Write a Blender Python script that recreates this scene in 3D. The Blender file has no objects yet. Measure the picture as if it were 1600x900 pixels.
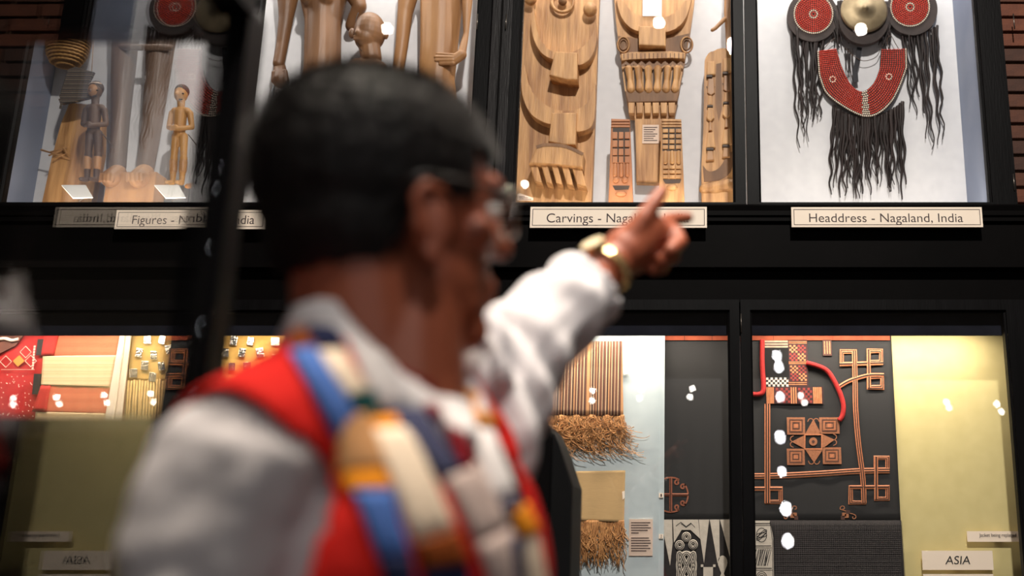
import bpy, bmesh, math, random
import numpy as np
from mathutils import Vector, Matrix, noise
from mathutils.bvhtree import BVHTree

random.seed(7)
R = math.radians
SC = bpy.context.scene
COL = SC.collection

# ------------------------------------------------------------------ camera
FPX, PPX, PITCH, CAMZ = 1555.56, 1070.0, R(14.3), 1.22
cam_d = bpy.data.cameras.new('camera')
cam = bpy.data.objects.new('camera', cam_d); COL.objects.link(cam)
cam.location = (0, 0, CAMZ); cam.rotation_euler = (R(90) + PITCH, 0, 0)
cam_d.lens = 35; cam_d.sensor_width = 36; cam_d.sensor_fit = 'HORIZONTAL'
cam_d.shift_x = (800 - PPX) / 1600
cam_d.clip_start = 0.02
cam_d.dof.use_dof = True; cam_d.dof.focus_distance = 3.12; cam_d.dof.aperture_fstop = 1.6
SC.camera = cam

# ------------------------------------------------------------------ world, exposure
wd = bpy.data.worlds.new('world'); SC.world = wd; wd.use_nodes = True
wb = wd.node_tree.nodes['Background']
wb.inputs[0].default_value = (1.0, 0.80, 0.62, 1); wb.inputs[1].default_value = 0.045
SC.view_settings.view_transform = 'Standard'; SC.view_settings.look = 'None'
SC.view_settings.exposure = 0.0; SC.view_settings.gamma = 1.0
SC.view_settings.use_curve_mapping = False

# ------------------------------------------------------------------ lights of the room
def kelvin(k):
    return {2700: (1, .66, .36), 3000: (1, .72, .44), 3500: (1, .80, .57), 4200: (1, .88, .73), 5000: (1, .94, .86)}[k]

def area_light(name, loc, target, sx, sy, energy, col, spread=180):
    l = bpy.data.lights.new(name, 'AREA'); l.shape = 'RECTANGLE'; l.size = sx; l.size_y = sy
    l.energy = energy; l.color = col; l.spread = R(spread)
    o = bpy.data.objects.new(name, l); COL.objects.link(o); o.location = loc
    o.rotation_euler = (Vector(target) - Vector(loc)).to_track_quat('-Z', 'Y').to_euler()
    return o

def spot_light(name, loc, target, energy, col, size=50, r=.05, blend=.6):
    l = bpy.data.lights.new(name, 'SPOT'); l.energy = energy; l.color = col
    l.spot_size = R(size); l.spot_blend = blend; l.shadow_soft_size = r
    o = bpy.data.objects.new(name, l); COL.objects.link(o); o.location = loc
    o.rotation_euler = (Vector(target) - Vector(loc)).to_track_quat('-Z', 'Y').to_euler()
    return o

# strips inside the wall cases (the upper ones light from the bottom rail and from the top)
CASE_X = [(-2.18, -1.51), (-1.42, -.70), (-.54, .15), (.25, .97)]
for i, (xa, xb) in enumerate(CASE_X):
    xm = (xa + xb) / 2
    area_light('upper_case_strip', (xm, 3.075, 3.47), (xm, 3.22, 2.3), xb - xa - .05, .05, 5.0, kelvin(5000))
    area_light('upper_case_foot_strip', (xm, 3.06, 2.283), (xm, 3.26, 2.75), xb - xa - .05, .03, .9, kelvin(4200))
for i, (xa, xb, pw) in enumerate([(-2.34, -1.60, 3.3), (-1.49, -.74, 3.6), (-.63, .12, 3.8), (.22, .97, 5.2)]):
    xm = (xa + xb) / 2
    area_light('lower_case_strip', (xm, 3.085, 1.90), (xm, 3.20, 1.15), xb - xa - .04, .03, pw, kelvin(4200), 160)
# ceiling spots
spot_light('ceiling_spot_key', (.0, 1.22, 4.7), (-.25, .88, 1.4), 480, kelvin(4200), 40, .10)
spot_light('ceiling_spot_side', (-.75, .45, 4.7), (-.36, .76, 1.3), 400, kelvin(4200), 42, .10)
spot_light('ceiling_spot_wall', (.4, -.6, 4.75), (.1, 3.0, 2.15), 800, kelvin(5000), 70, .08)

# ------------------------------------------------------------------ pixel <-> place
def W(x, y, Y):
    u = (x - PPX) / FPX; v = (450 - y) / FPX
    d = math.cos(PITCH) - v * math.sin(PITCH)
    t = Y / d
    return Vector((u * t, Y, CAMZ + (math.sin(PITCH) + v * math.cos(PITCH)) * t))
def SZ(Y, y=450):
    v = (450 - y) / FPX
    return Y / (math.cos(PITCH) - v * math.sin(PITCH)) / FPX
def lin(c):
    c = c / 255.0
    return c / 12.92 if c <= .04045 else ((c + .055) / 1.055) ** 2.4
def rgb(r, g, b): return (lin(r), lin(g), lin(b), 1)

# ------------------------------------------------------------------ materials
MATS = {}
def mat(name, c1, c2=None, rough=.6, metal=0, scale=8, stretch=(1, 1, 1), bump=0, bscale=60, spec=.5, wave=None, sss=0, coat=0):
    """colour varies between c1 and c2 by noise (optionally stretched into grain); fine bump"""
    if name in MATS: return MATS[name]
    m = bpy.data.materials.new(name); m.use_nodes = True
    n, l = m.node_tree.nodes, m.node_tree.links
    b = n['Principled BSDF']
    b.inputs['Roughness'].default_value = rough; b.inputs['Metallic'].default_value = metal
    b.inputs['Specular IOR Level'].default_value = spec
    if coat: b.inputs['Coat Weight'].default_value = coat
    if sss:
        b.inputs['Subsurface Weight'].default_value = sss; b.inputs['Subsurface Radius'].default_value = (.012, .005, .003)
        b.inputs['Subsurface Scale'].default_value = 1.0
    tc = n.new('ShaderNodeTexCoord'); mp = n.new('ShaderNodeMapping')
    mp.inputs['Scale'].default_value = stretch
    l.new(tc.outputs['Object'], mp.inputs[0])
    if c2 is None:
        b.inputs['Base Color'].default_value = rgb(*c1)
    else:
        if wave:
            tx = n.new('ShaderNodeTexWave'); tx.bands_direction = wave; tx.inputs['Scale'].default_value = scale
            tx.inputs['Distortion'].default_value = 7; tx.inputs['Detail'].default_value = 3; tx.inputs['Detail Scale'].default_value = 1.2
            fac = tx.outputs['Fac']
        else:
            tx = n.new('ShaderNodeTexNoise'); tx.inputs['Scale'].default_value = scale; tx.inputs['Detail'].default_value = 6
            fac = tx.outputs['Fac']
        l.new(mp.outputs[0], tx.inputs['Vector'])
        rp = n.new('ShaderNodeValToRGB'); rp.color_ramp.elements[0].color = rgb(*c1); rp.color_ramp.elements[1].color = rgb(*c2)
        rp.color_ramp.elements[0].position = .3; rp.color_ramp.elements[1].position = .7
        l.new(fac, rp.inputs[0]); l.new(rp.outputs[0], b.inputs['Base Color'])
    if bump:
        bt = n.new('ShaderNodeTexNoise'); bt.inputs['Scale'].default_value = bscale; bt.inputs['Detail'].default_value = 4
        l.new(mp.outputs[0], bt.inputs['Vector'])
        bn = n.new('ShaderNodeBump'); bn.inputs['Strength'].default_value = bump; bn.inputs['Distance'].default_value = .004
        l.new(bt.outputs['Fac'], bn.inputs['Height']); l.new(bn.outputs[0], b.inputs['Normal'])
    MATS[name] = m
    return m

def emit(name, c, s):
    m = bpy.data.materials.new(name); m.use_nodes = True
    b = m.node_tree.nodes['Principled BSDF']
    b.inputs['Base Color'].default_value = rgb(*c); b.inputs['Emission Color'].default_value = rgb(*c); b.inputs['Emission Strength'].default_value = s
    return m

def glass_mat(name, ior=1.5, tint=(1, 1, 1), rough=0.0):
    m = bpy.data.materials.new(name); m.use_nodes = True
    n, l = m.node_tree.nodes, m.node_tree.links; n.clear()
    o = n.new('ShaderNodeOutputMaterial'); mx = n.new('ShaderNodeMixShader'); fr = n.new('ShaderNodeFresnel'); fr.inputs[0].default_value = ior
    t = n.new('ShaderNodeBsdfTransparent'); t.inputs[0].default_value = (*tint, 1)
    g = n.new('ShaderNodeBsdfGlossy'); g.inputs['Roughness'].default_value = rough
    ge = n.new('ShaderNodeNewGeometry'); mr = n.new('ShaderNodeMapRange')
    mr.inputs['To Min'].default_value = ior; mr.inputs['To Max'].default_value = 1 / ior   # a thin sheet: both faces act as air-to-glass
    l.new(ge.outputs['Backfacing'], mr.inputs['Value']); l.new(mr.outputs[0], fr.inputs[0])
    l.new(fr.outputs[0], mx.inputs[0]); l.new(t.outputs[0], mx.inputs[1]); l.new(g.outputs[0], mx.inputs[2]); l.new(mx.outputs[0], o.inputs[0])
    return m

def woven(name, stripes, axis, period, weave=900, rough=.9, contrast=.25):
    """woven cloth: repeating colour stripes along an object axis plus fine thread pattern. stripes = [(pos, rgb)...]"""
    m = bpy.data.materials.new(name); m.use_nodes = True
    n, l = m.node_tree.nodes, m.node_tree.links
    b = n['Principled BSDF']; b.inputs['Roughness'].default_value = rough; b.inputs['Specular IOR Level'].default_value = .15
    tc = n.new('ShaderNodeTexCoord'); sp = n.new('ShaderNodeSeparateXYZ'); l.new(tc.outputs['Object'], sp.inputs[0])
    dv = n.new('ShaderNodeMath'); dv.operation = 'DIVIDE'; dv.inputs[1].default_value = period; l.new(sp.outputs[axis], dv.inputs[0])
    fl = n.new('ShaderNodeMath'); fl.operation = 'FRACT'; l.new(dv.outputs[0], fl.inputs[0])
    rp = n.new('ShaderNodeValToRGB'); rp.color_ramp.interpolation = 'CONSTANT'
    el = rp.color_ramp.elements
    while len(el) > 1: el.remove(el[-1])
    el[0].position = stripes[0][0]; el[0].color = rgb(*stripes[0][1])
    for p, c in stripes[1:]:
        e = el.new(p); e.color = rgb(*c)
    l.new(fl.outputs[0], rp.inputs[0])
    tx = n.new('ShaderNodeTexNoise'); tx.inputs['Scale'].default_value = 60
    mp = n.new('ShaderNodeMapping'); mp.inputs['Scale'].default_value = (1, 1, 8) if axis == 2 else (8, 1, 8)
    l.new(tc.outputs['Object'], mp.inputs[0]); l.new(mp.outputs[0], tx.inputs['Vector'])
    mx = n.new('ShaderNodeMix'); mx.data_type = 'RGBA'; mx.blend_type = 'MULTIPLY'; mx.inputs[0].default_value = contrast * 2
    l.new(rp.outputs[0], mx.inputs[6]); l.new(tx.outputs['Color'], mx.inputs[7])
    hs = n.new('ShaderNodeRGBToBW'); l.new(tx.outputs['Color'], hs.inputs[0]); l.new(hs.outputs[0], mx.inputs[7])
    br = n.new('ShaderNodeBrightContrast'); br.inputs[1].default_value = contrast * .15; l.new(mx.outputs[2], br.inputs[0])
    l.new(br.outputs[0], b.inputs['Base Color'])
    wv = n.new('ShaderNodeTexChecker'); wv.inputs['Scale'].default_value = weave; l.new(tc.outputs['Object'], wv.inputs[0])
    bn = n.new('ShaderNodeBump'); bn.inputs['Strength'].default_value = .15; bn.inputs['Distance'].default_value = .001
    l.new(wv.outputs['Fac'], bn.inputs['Height']); l.new(bn.outputs[0], b.inputs['Normal'])
    return m

# ------------------------------------------------------------------ object helpers
def tag(o, label, cat, group=None, kind=None):
    o['label'] = label; o['category'] = cat
    if group: o['group'] = group
    if kind: o['kind'] = kind
    return o
def structure(o): o['kind'] = 'structure'; return o
def stuff(o): o['kind'] = 'stuff'; return o
def empty(name, loc=(0, 0, 0)):
    o = bpy.data.objects.new(name, None); COL.objects.link(o); o.location = loc; o.empty_display_size = .05
    return o
def link(name, me, mats, parent=None, smooth=False, thing_of=None):
    o = bpy.data.objects.new(name, me); COL.objects.link(o)
    for m in (mats if isinstance(mats, (list, tuple)) else [mats]): me.materials.append(m)
    if smooth:
        for p in me.polygons: p.use_smooth = True
    if parent:
        o.parent = parent; o.matrix_parent_inverse = parent_world(parent).inverted()
    return o
def parent_world(p):
    m = Matrix.LocRotScale(p.location, p.rotation_euler, p.scale)
    if p.parent: m = parent_world(p.parent) @ p.matrix_parent_inverse @ m
    return m
def from_py(name, v, f, mats, parent=None, smooth=False, mi=None):
    me = bpy.data.meshes.new(name); me.from_pydata([tuple(q) for q in v], [], f); me.update()
    o = link(name, me, mats, parent, smooth)
    if mi is not None: me.polygons.foreach_set('material_index', mi)
    return o
def bm_obj(name, bm, mats, parent=None, smooth=False):
    me = bpy.data.meshes.new(name); bmesh.ops.recalc_face_normals(bm, faces=bm.faces); bm.to_mesh(me); bm.free()
    return link(name, me, mats, parent, smooth)
def bm_box(bm, x0, x1, y0, y1, z0, z1, bev=0):
    r = bmesh.ops.create_cube(bm, size=1)
    for v in r['verts']:
        v.co = Vector((x0 + (v.co.x + .5) * (x1 - x0), y0 + (v.co.y + .5) * (y1 - y0), z0 + (v.co.z + .5) * (z1 - z0)))
    if bev:
        es = {e for v in r['verts'] for e in v.link_edges}
        bmesh.ops.bevel(bm, geom=list(es), offset=bev, segments=2, affect='EDGES', profile=.5)
def box(name, x0, x1, y0, y1, z0, z1, m, parent=None, bev=0):
    bm = bmesh.new(); bm_box(bm, x0, x1, y0, y1, z0, z1, bev)
    return bm_obj(name, bm, m, parent)
def bm_prism(bm, pts3, depth, bev=0):
    """pts3 outline at the front (towards the viewer, -Y); extruded back by depth; front rim bevelled"""
    n = len(pts3)
    vs = [bm.verts.new(p) for p in pts3]; bk = [bm.verts.new(Vector(p) + Vector((0, depth, 0))) for p in pts3]
    f = bm.faces.new(vs); bm.faces.new(bk[::-1])
    for i in range(n): bm.faces.new((vs[i], bk[i], bk[(i + 1) % n], vs[(i + 1) % n]))
    if bev: bmesh.ops.bevel(bm, geom=list(f.edges), offset=bev, segments=2, affect='EDGES', profile=.6)
def poly(name, pts, Y, depth, m, parent=None, bev=0, smooth=False):
    """a flat piece cut to an outline, standing at distance Y, depth thick (towards the back)"""
    bm = bmesh.new(); bm_prism(bm, [W(x, y, Y) for x, y in pts], depth, bev)
    return bm_obj(name, bm, m, parent, smooth)
def rect(x0, y0, x1, y1): return [(x0, y0), (x1, y0), (x1, y1), (x0, y1)]
def card(name, x0, y0, x1, y1, Y, depth, m, parent=None, bev=0):
    a = W(x0, y1, Y); b = W(x1, y0, Y)
    return box(name, a.x, b.x, Y, Y + depth, a.z, b.z, m, parent, bev)

def capsule_geo(a, b, ra, rb, seg=14):
    a, b = Vector(a), Vector(b); ax = b - a
    if ax.length < 1e-6: ax = Vector((0, 0, 1e-5))
    ax = ax.normalized()
    s = ax.orthogonal().normalized(); t = ax.cross(s)
    V, F = [], []
    rings = [(a + ax * ra * math.sin(q), ra * math.cos(q)) for q in (R(-67), R(-40), R(-15), 0)] + \
            [(b + ax * rb * math.sin(q), rb * math.cos(q)) for q in (0, R(15), R(40), R(67))]
    V.append(a - ax * ra)
    for c, r in rings:
        for k in range(seg):
            g = 2 * math.pi * k / seg
            V.append(c + s * (r * math.cos(g)) + t * (r * math.sin(g)))
    V.append(b + ax * rb)
    n = len(rings)
    for k in range(seg): F.append((0, 1 + (k + 1) % seg, 1 + k))
    for i in range(n - 1):
        for k in range(seg):
            p = 1 + i * seg; q = p + seg
            F.append((p + k, p + (k + 1) % seg, q + (k + 1) % seg, q + k))
    e = len(V) - 1; p = 1 + (n - 1) * seg
    for k in range(seg): F.append((e, p + k, p + (k + 1) % seg))
    return V, F
def ell_geo(c, ax, seg=20, rg=12):
    """ax: three vectors (semi axes)"""
    c = Vector(c); A, B, Cc = [Vector(q) for q in ax]
    V, F = [c - Cc], []
    for i in range(1, rg):
        q = -math.pi / 2 + math.pi * i / rg
        for k in range(seg):
            g = 2 * math.pi * k / seg
            V.append(c + A * (math.cos(q) * math.cos(g)) + B * (math.cos(q) * math.sin(g)) + Cc * math.sin(q))
    V.append(c + Cc)
    for k in range(seg): F.append((0, 1 + (k + 1) % seg, 1 + k))
    for i in range(rg - 2):
        for k in range(seg):
            p = 1 + i * seg; q = p + seg
            F.append((p + k, p + (k + 1) % seg, q + (k + 1) % seg, q + k))
    e = len(V) - 1; p = 1 + (rg - 2) * seg
    for k in range(seg): F.append((e, p + k, p + (k + 1) % seg))
    return V, F
def fuse(name, geos, voxel, smooth_it=6, fac=.5):
    """many overlapping volumes melted into one continuous skin -> Mesh"""
    V, F = [], []
    for v, f in geos:
        o = len(V); V += [tuple(q) for q in v]; F += [tuple(i + o for i in g) for g in f]
    me = bpy.data.meshes.new(name + '_src'); me.from_pydata(V, [], F); me.update()
    ob = bpy.data.objects.new(name + '_src', me); COL.objects.link(ob)
    bm = bmesh.new(); bm.from_mesh(me); bmesh.ops.recalc_face_normals(bm, faces=bm.faces); bm.to_mesh(me); bm.free()
    r = ob.modifiers.new('r', 'REMESH'); r.mode = 'VOXEL'; r.voxel_size = voxel
    if smooth_it:
        s = ob.modifiers.new('s', 'SMOOTH'); s.factor = fac; s.iterations = smooth_it
    dg = bpy.context.evaluated_depsgraph_get(); dg.update()
    out = bpy.data.meshes.new_from_object(ob.evaluated_get(dg)); out.name = name
    bpy.data.objects.remove(ob); bpy.data.meshes.remove(me)
    return out
def blob(name, prims, Y, m, parent=None, voxel=.003, it=4):
    """prims in photo pixels at distance Y: ('c', x0,y0,r0, x1,y1,r1, dy0, dy1) capsules, ('e', x,y, rx,ry, rd, dy) ellipsoids"""
    g = []
    for p in prims:
        if p[0] == 'c':
            _, x0, y0, r0, x1, y1, r1 = p[:7]; d0 = p[7] if len(p) > 7 else 0; d1 = p[8] if len(p) > 8 else d0
            g.append(capsule_geo(W(x0, y0, Y) + Vector((0, d0, 0)), W(x1, y1, Y) + Vector((0, d1, 0)), r0 * SZ(Y, y0), r1 * SZ(Y, y1)))
        else:
            _, x, y, rx, ry, rd = p[:6]; dy = p[6] if len(p) > 6 else 0; s = SZ(Y, y)
            g.append(ell_geo(W(x, y, Y) + Vector((0, dy, 0)), ((rx * s, 0, 0), (0, rd * s, 0), (0, 0, ry * s))))
    return link(name, fuse(name, g, voxel, it), m, parent, True)

def tube(name, pts, r, m, parent=None, seg=6, taper=None, closed=False):
    V, F = tube_geo(pts, r, seg, taper, closed)
    return from_py(name, V, F, m, parent, True)
def tube_geo(pts, r, seg=6, taper=None, closed=False):
    pts = [Vector(p) for p in pts]; n = len(pts); V, F = [], []
    up = Vector((0, 1, .013)).normalized()
    for i, p in enumerate(pts):
        if closed: t = pts[(i + 1) % n] - pts[i - 1]
        else: t = pts[min(i + 1, n - 1)] - pts[max(i - 1, 0)]
        t = t.normalized() if t.length > 1e-9 else Vector((0, 0, 1))
        s = t.cross(up)
        s = s.normalized() if s.length > 1e-4 else t.orthogonal().normalized()
        q = s.cross(t)
        rr = r * (taper(i / max(n - 1, 1)) if taper else 1)
        for k in range(seg):
            g = 2 * math.pi * k / seg
            V.append(p + s * (rr * math.cos(g)) + q * (rr * math.sin(g)))
    m_ = n if closed else n - 1
    for i in range(m_):
        for k in range(seg):
            a = i * seg; b = ((i + 1) % n) * seg
            F.append((a + k, a + (k + 1) % seg, b + (k + 1) % seg, b + k))
    if not closed:
        F.append(tuple(range(seg))[::-1]); F.append(tuple((n - 1) * seg + k for k in range(seg)))
    return V, F
def smooth_path(pts, k=6):
    """Catmull-Rom through 2D/3D points"""
    P = [Vector(p) if len(p) == 3 else Vector((p[0], p[1], 0)) for p in pts]; out = []
    for i in range(len(P) - 1):
        p0, p1, p2, p3 = P[max(i - 1, 0)], P[i], P[i + 1], P[min(i + 2, len(P) - 1)]
        for j in range(k):
            t = j / k
            out.append(.5 * ((2 * p1) + (p2 - p0) * t + (2 * p0 - 5 * p1 + 4 * p2 - p3) * t * t + (3 * p1 - p0 - 3 * p2 + p3) * t ** 3))
    out.append(P[-1])
    return out
def ribbon(name, pts, wpx, Y, mats, parent=None, strips=1, h=.0015, closed=False):
    """a flat braid along a pixel path; strips>1 alternates two materials across its width, stitched ridges proud"""
    n = len(pts); P = [Vector((p[0], p[1])) for p in pts]; V, F, MI = [], [], []
    cols = strips + 1
    for i in range(n):
        if closed: t = P[(i + 1) % n] - P[i - 1]
        else: t = P[min(i + 1, n - 1)] - P[max(i - 1, 0)]
        t = t.normalized() if t.length > 1e-9 else Vector((1, 0)); nn = Vector((-t.y, t.x))
        # mitre
        if 0 < i < n - 1 or closed:
            t1 = (P[i] - P[i - 1]).normalized()
            c = max(.5, abs(nn.dot(Vector((-t1.y, t1.x)))))
        else: c = 1
        for k in range(cols):
            q = P[i] + nn * ((k / strips - .5) * wpx / c)
            edge = k in (0, cols - 1)
            V.append(W(q.x, q.y, Y) - Vector((0, 0 if edge else h * (1 + .4 * (k % 2)), 0)))
    m_ = n if closed else n - 1
    for i in range(m_):
        j = (i + 1) % n
        for k in range(strips):
            F.append((i * cols + k, i * cols + k + 1, j * cols + k + 1, j * cols + k)); MI.append(k % 2)
    o = from_py(name, V, F, mats, parent, False, MI if strips > 1 else None)
    return o
def sq_path(x0, y0, x1, y1, k=1): return [(x0, y0), (x1, y0), (x1, y1), (x0, y1)]

def text(name, body, x0, x1, ybase, capz_px, Y, m, parent=None, shear=0, thick=.0006, offs=0.0):
    """raised lettering: fitted between two pixel columns on a baseline, upright on a wall at distance Y"""
    cu = bpy.data.curves.new(name, 'FONT'); cu.body = body; cu.size = 1; cu.shear = shear; cu.extrude = .5; cu.offset = offs
    ob = bpy.data.objects.new(name, cu); COL.objects.link(ob)
    dg = bpy.context.evaluated_depsgraph_get(); dg.update()
    me = bpy.data.meshes.new_from_object(ob.evaluated_get(dg)); bpy.data.objects.remove(ob)
    n = len(me.vertices); co = np.empty(n * 3); me.vertices.foreach_get('co', co); co = co.reshape(-1, 3)
    xa, xb = co[:, 0].min(), co[:, 0].max()
    A = W(x0, ybase, Y); B = W(x1, ybase, Y); s = (B.x - A.x) / (xb - xa)
    sz = capz_px * SZ(Y, ybase) / .70
    out = np.stack([A.x + (co[:, 0] - xa) * s, Y - (co[:, 2] > 0) * thick, A.z + co[:, 1] * sz], 1)
    me.vertices.foreach_set('co', out.ravel()); me.update(); me.name = name
    me.materials.clear()
    return link(name, me, m, parent)
def dup(o, parent, loc=None):
    c = o.copy(); COL.objects.link(c); c.parent = parent; c.matrix_parent_inverse = Matrix() if parent is None else parent_world(parent).inverted()
    return c
def px_curve(pts, Y, k=6): return [W(p.x, p.y, Y) for p in smooth_path(pts, k)]

# ------------------------------------------------------------------ shared materials
M_BLACK = mat('black_painted_wood', (8, 7, 8), (15, 14, 15), .45, scale=5, stretch=(6, 6, .7), bump=.12, bscale=30, spec=.08)
M_BLACK2 = mat('black_cornice_paint', (5, 4, 4), (9, 7, 7), .55, scale=4, bump=.1, bscale=25, spec=.04)
M_WHITE = mat('white_case_lining', (198, 198, 202), (206, 206, 209), .85, scale=30, bump=.08, bscale=500, spec=.1)
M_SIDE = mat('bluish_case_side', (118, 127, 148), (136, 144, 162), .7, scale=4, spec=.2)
M_BLUE = mat('pale_blue_lining', (186, 198, 202), (194, 205, 208), .9, scale=25, bump=.06, bscale=500, spec=.1)
M_YEL = mat('straw_yellow_lining', (202, 188, 134), (210, 196, 142), .9, scale=20, bump=.08, bscale=500, spec=.1)
M_DARKCLOTH = mat('charcoal_cloth', (38, 36, 39), (50, 47, 49), .95, scale=40, bump=.1, bscale=700, spec=.1)
M_NAVY = mat('navy_header_cloth', (20, 22, 30), (30, 32, 42), .9, scale=12, bump=.05, bscale=500, spec=.1)
M_CARD = mat('cream_card', (246, 228, 208), (250, 233, 214), .6, scale=10)
M_CARDW = mat('white_card', (240, 238, 232), None, .5)
M_CARDP = mat('pinkish_paper', (214, 190, 172), (222, 199, 182), .7, scale=10)
M_INK = mat('brown_ink', (58, 40, 40), None, .7)
M_INKK = mat('black_ink', (25, 22, 22), None, .7)
M_GLASS = glass_mat('case_glass', 1.45)
M_WOOD = mat('honey_wood', (138, 94, 54), (206, 158, 104), .55, scale=6, stretch=(7, 7, .7), bump=.4, bscale=26)
M_WOOD_D = mat('honey_wood_stain_shade', (96, 66, 42), (140, 100, 64), .6, scale=4, stretch=(5, 5, 1), bump=.25, bscale=25)  # stained wood, and the painted shade of the hollow and middle recess
M_WOOD_R = mat('reddish_wood', (150, 92, 58), (178, 118, 76), .55, scale=4, stretch=(5, 5, .8), bump=.2, bscale=25)
M_FIG = mat('brown_figure_wood', (92, 62, 41), (138, 98, 64), .5, scale=4, stretch=(4, 4, .6), bump=.3, bscale=22)
M_FIG_L = mat('light_figure_wood', (136, 94, 58), (176, 130, 84), .5, scale=4, stretch=(4, 4, .6), bump=.25, bscale=24)
M_FIG_D = mat('dark_figure_wood', (84, 66, 56), (116, 92, 76), .5, scale=4, stretch=(4, 4, .6), bump=.25, bscale=24)
M_STAIN_SHADE = mat('dark_stain_and_shade', (52, 38, 30), (70, 52, 40), .6, scale=12)  # dark stain, and the painted shade of carved recesses, slots and notches
M_BRASS = mat('dull_brass', (112, 98, 76), (150, 134, 106), .48, metal=.75, scale=14, bump=.1, bscale=60)
M_IRON = mat('hinge_steel', (120, 112, 105), None, .35, metal=.9)
M_HAIR = mat('dark_hair', (20, 14, 14), (40, 29, 28), .55, scale=60, stretch=(1, 1, .1), spec=.25)
M_SKIN = mat('brown_skin', (140, 70, 45), (156, 84, 57), .5, scale=14, bump=.08, bscale=120, sss=.12)
# ================================================================== the setting
YF = 3.0                       # front face of the case doors
def X_at(x, y, Y=YF): return W(x, y, Y).x
def Z_at(y, Y=YF): return W(PPX, y, Y).z
zb = Z_at(314)                 # bottom of the upper panes
ZTOP = 3.55
box('floor', -4, 4, -3, 4, -.05, 0, mat('dark_floor', (52, 40, 34), (70, 54, 44), .4, scale=3), None)['kind'] = 'structure'
structure(box('ceiling', -4, 4, -3, 4, 5.6, 5.65, mat('dark_ceiling', (40, 34, 30), (52, 44, 38), .9, scale=2)))

# brick wall behind and beside the cases: mortar plane with bricks standing proud
M_MORTAR = mat('mortar', (84, 62, 48), (100, 76, 58), .95, scale=60, bump=.4, bscale=200)
wallb = structure(box('wall_back', -4, 4, 3.40, 3.5, 0, 5.6, M_MORTAR))
pier = structure(box('wall_right', X_at(1592, 314), 2.2, 3.06, 3.40, 2.0, 5.6, M_MORTAR))
brick_m = [mat('brick_%s' % k, a, b, .85, scale=22, bump=.5, bscale=120) for k, a, b in
           (('red', (86, 46, 32), (108, 60, 40)), ('brown', (72, 42, 31), (92, 54, 38)), ('dark', (56, 35, 28), (74, 46, 35)))]
bx0, bx1 = X_at(1592, 314), 1.95
ch, bw = .0555, .20
base = []
for i in range(3):
    bm = bmesh.new(); bm_box(bm, 0, bw - .011, 0, .02, 0, ch - .010, .003)
    me = bpy.data.meshes.new('brick'); bm.to_mesh(me); bm.free(); me.materials.append(brick_m[i]); base.append(me)
half = []
for i in range(3):
    bm = bmesh.new(); bm_box(bm, 0, bw / 2 - .011, 0, .02, 0, ch - .010, .003)
    me = bpy.data.meshes.new('brick'); bm.to_mesh(me); bm.free(); me.materials.append(brick_m[i]); half.append(me)
rnd = random.Random(3)
for r in range(20):
    z = 2.06 + r * ch
    x = bx0 + .006
    if r % 2 == 0:
        seq = [half] + [base] * 4
    else: seq = [base] * 5
    for s in seq:
        o = bpy.data.objects.new('brick', s[rnd.choice((0, 0, 1, 1, 2))]); COL.objects.link(o)
        o.location = (x, 3.044 + rnd.uniform(-.003, .003), z); o.parent = pier
        x += bw if s is base else bw / 2

# ------------------------------------------------------------------ upper case
uc = empty('upper_display_case', (0, 3.2, Z_at(320)))
tag(uc, 'tall black glazed wall case with white lining holding carved figures and headdress', 'display case')
panes = [(-2, 328), (372, 727), (803, 1146), (1190, 1548)]
ux0, ux1 = X_at(-50, 314), X_at(1590, 314)
YB = 3.27
box('back_panel', ux0 + .02, ux1 - .02, YB, YB + .02, zb - .02, ZTOP, M_WHITE, uc)
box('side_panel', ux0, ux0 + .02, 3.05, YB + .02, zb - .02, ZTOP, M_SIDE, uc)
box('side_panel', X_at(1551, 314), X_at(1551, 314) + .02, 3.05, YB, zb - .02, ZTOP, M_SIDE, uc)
box('shelf', ux0, ux1, 3.03, YB + .02, zb - .03, zb - .004, M_WHITE, uc)
box('case_top', ux0, ux1, 2.99, YB + .02, ZTOP, ZTOP + .05, M_BLACK, uc)
door_edges = [(-46, 345), (351, 752), (787, 1166), (1168.5, 1590)]
zt = ZTOP - .05
for i, ((pa, pb), (da, db)) in enumerate(zip(panes, door_edges)):
    xa, xb, xc, xd = X_at(da, 314), X_at(pa, 314), X_at(pb, 314), X_at(db, 314)
    zl = Z_at(321.5)
    bm = bmesh.new()
    y0, y1 = YF, YF + .035
    outer = [(xa, zl), (xd, zl), (xd, ZTOP), (xa, ZTOP)]; inner = [(xb, zb), (xc, zb), (xc, zt), (xb, zt)]
    # frame with an inner bead: front face, bead step, reveal
    b2 = .007
    mid = [(xb - b2, zb - b2 * .6), (xc + b2, zb - b2 * .6), (xc + b2, zt + b2), (xb - b2, zt + b2)]
    loops = [[(p[0], y1, p[1]) for p in outer], [(p[0], y0, p[1]) for p in outer], [(p[0], y0, p[1]) for p in mid],
             [(p[0] + 0, y0 + .008, p[1]) for p in mid], [(p[0], y0 + .012, p[1]) for p in inner], [(p[0], y1, p[1]) for p in inner]]
    vs = [[bm.verts.new(p) for p in lp] for lp in loops]
    for a, b in zip(vs, vs[1:] + vs[:1]):
        for k in range(4): bm.faces.new((a[k], a[(k + 1) % 4], b[(k + 1) % 4], b[k]))
    d = bm_obj('case_door', bm, M_BLACK, uc)
    box('glass_pane', xb - .004, xc + .004, YF + .016, YF + .021, zb - .004, zt + .004, M_GLASS, d)
    for (hx, hy) in ([(db - 6, 34), (db - 6, 285)] if i in (1, 3) else [(da + 4, 34)]):
        h = W(hx, hy, YF); hz = .028
        tube('hinge', [(h.x, YF - .002, h.z - hz), (h.x, YF - .002, h.z + hz)], .0022, M_IRON, d, 6)
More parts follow.
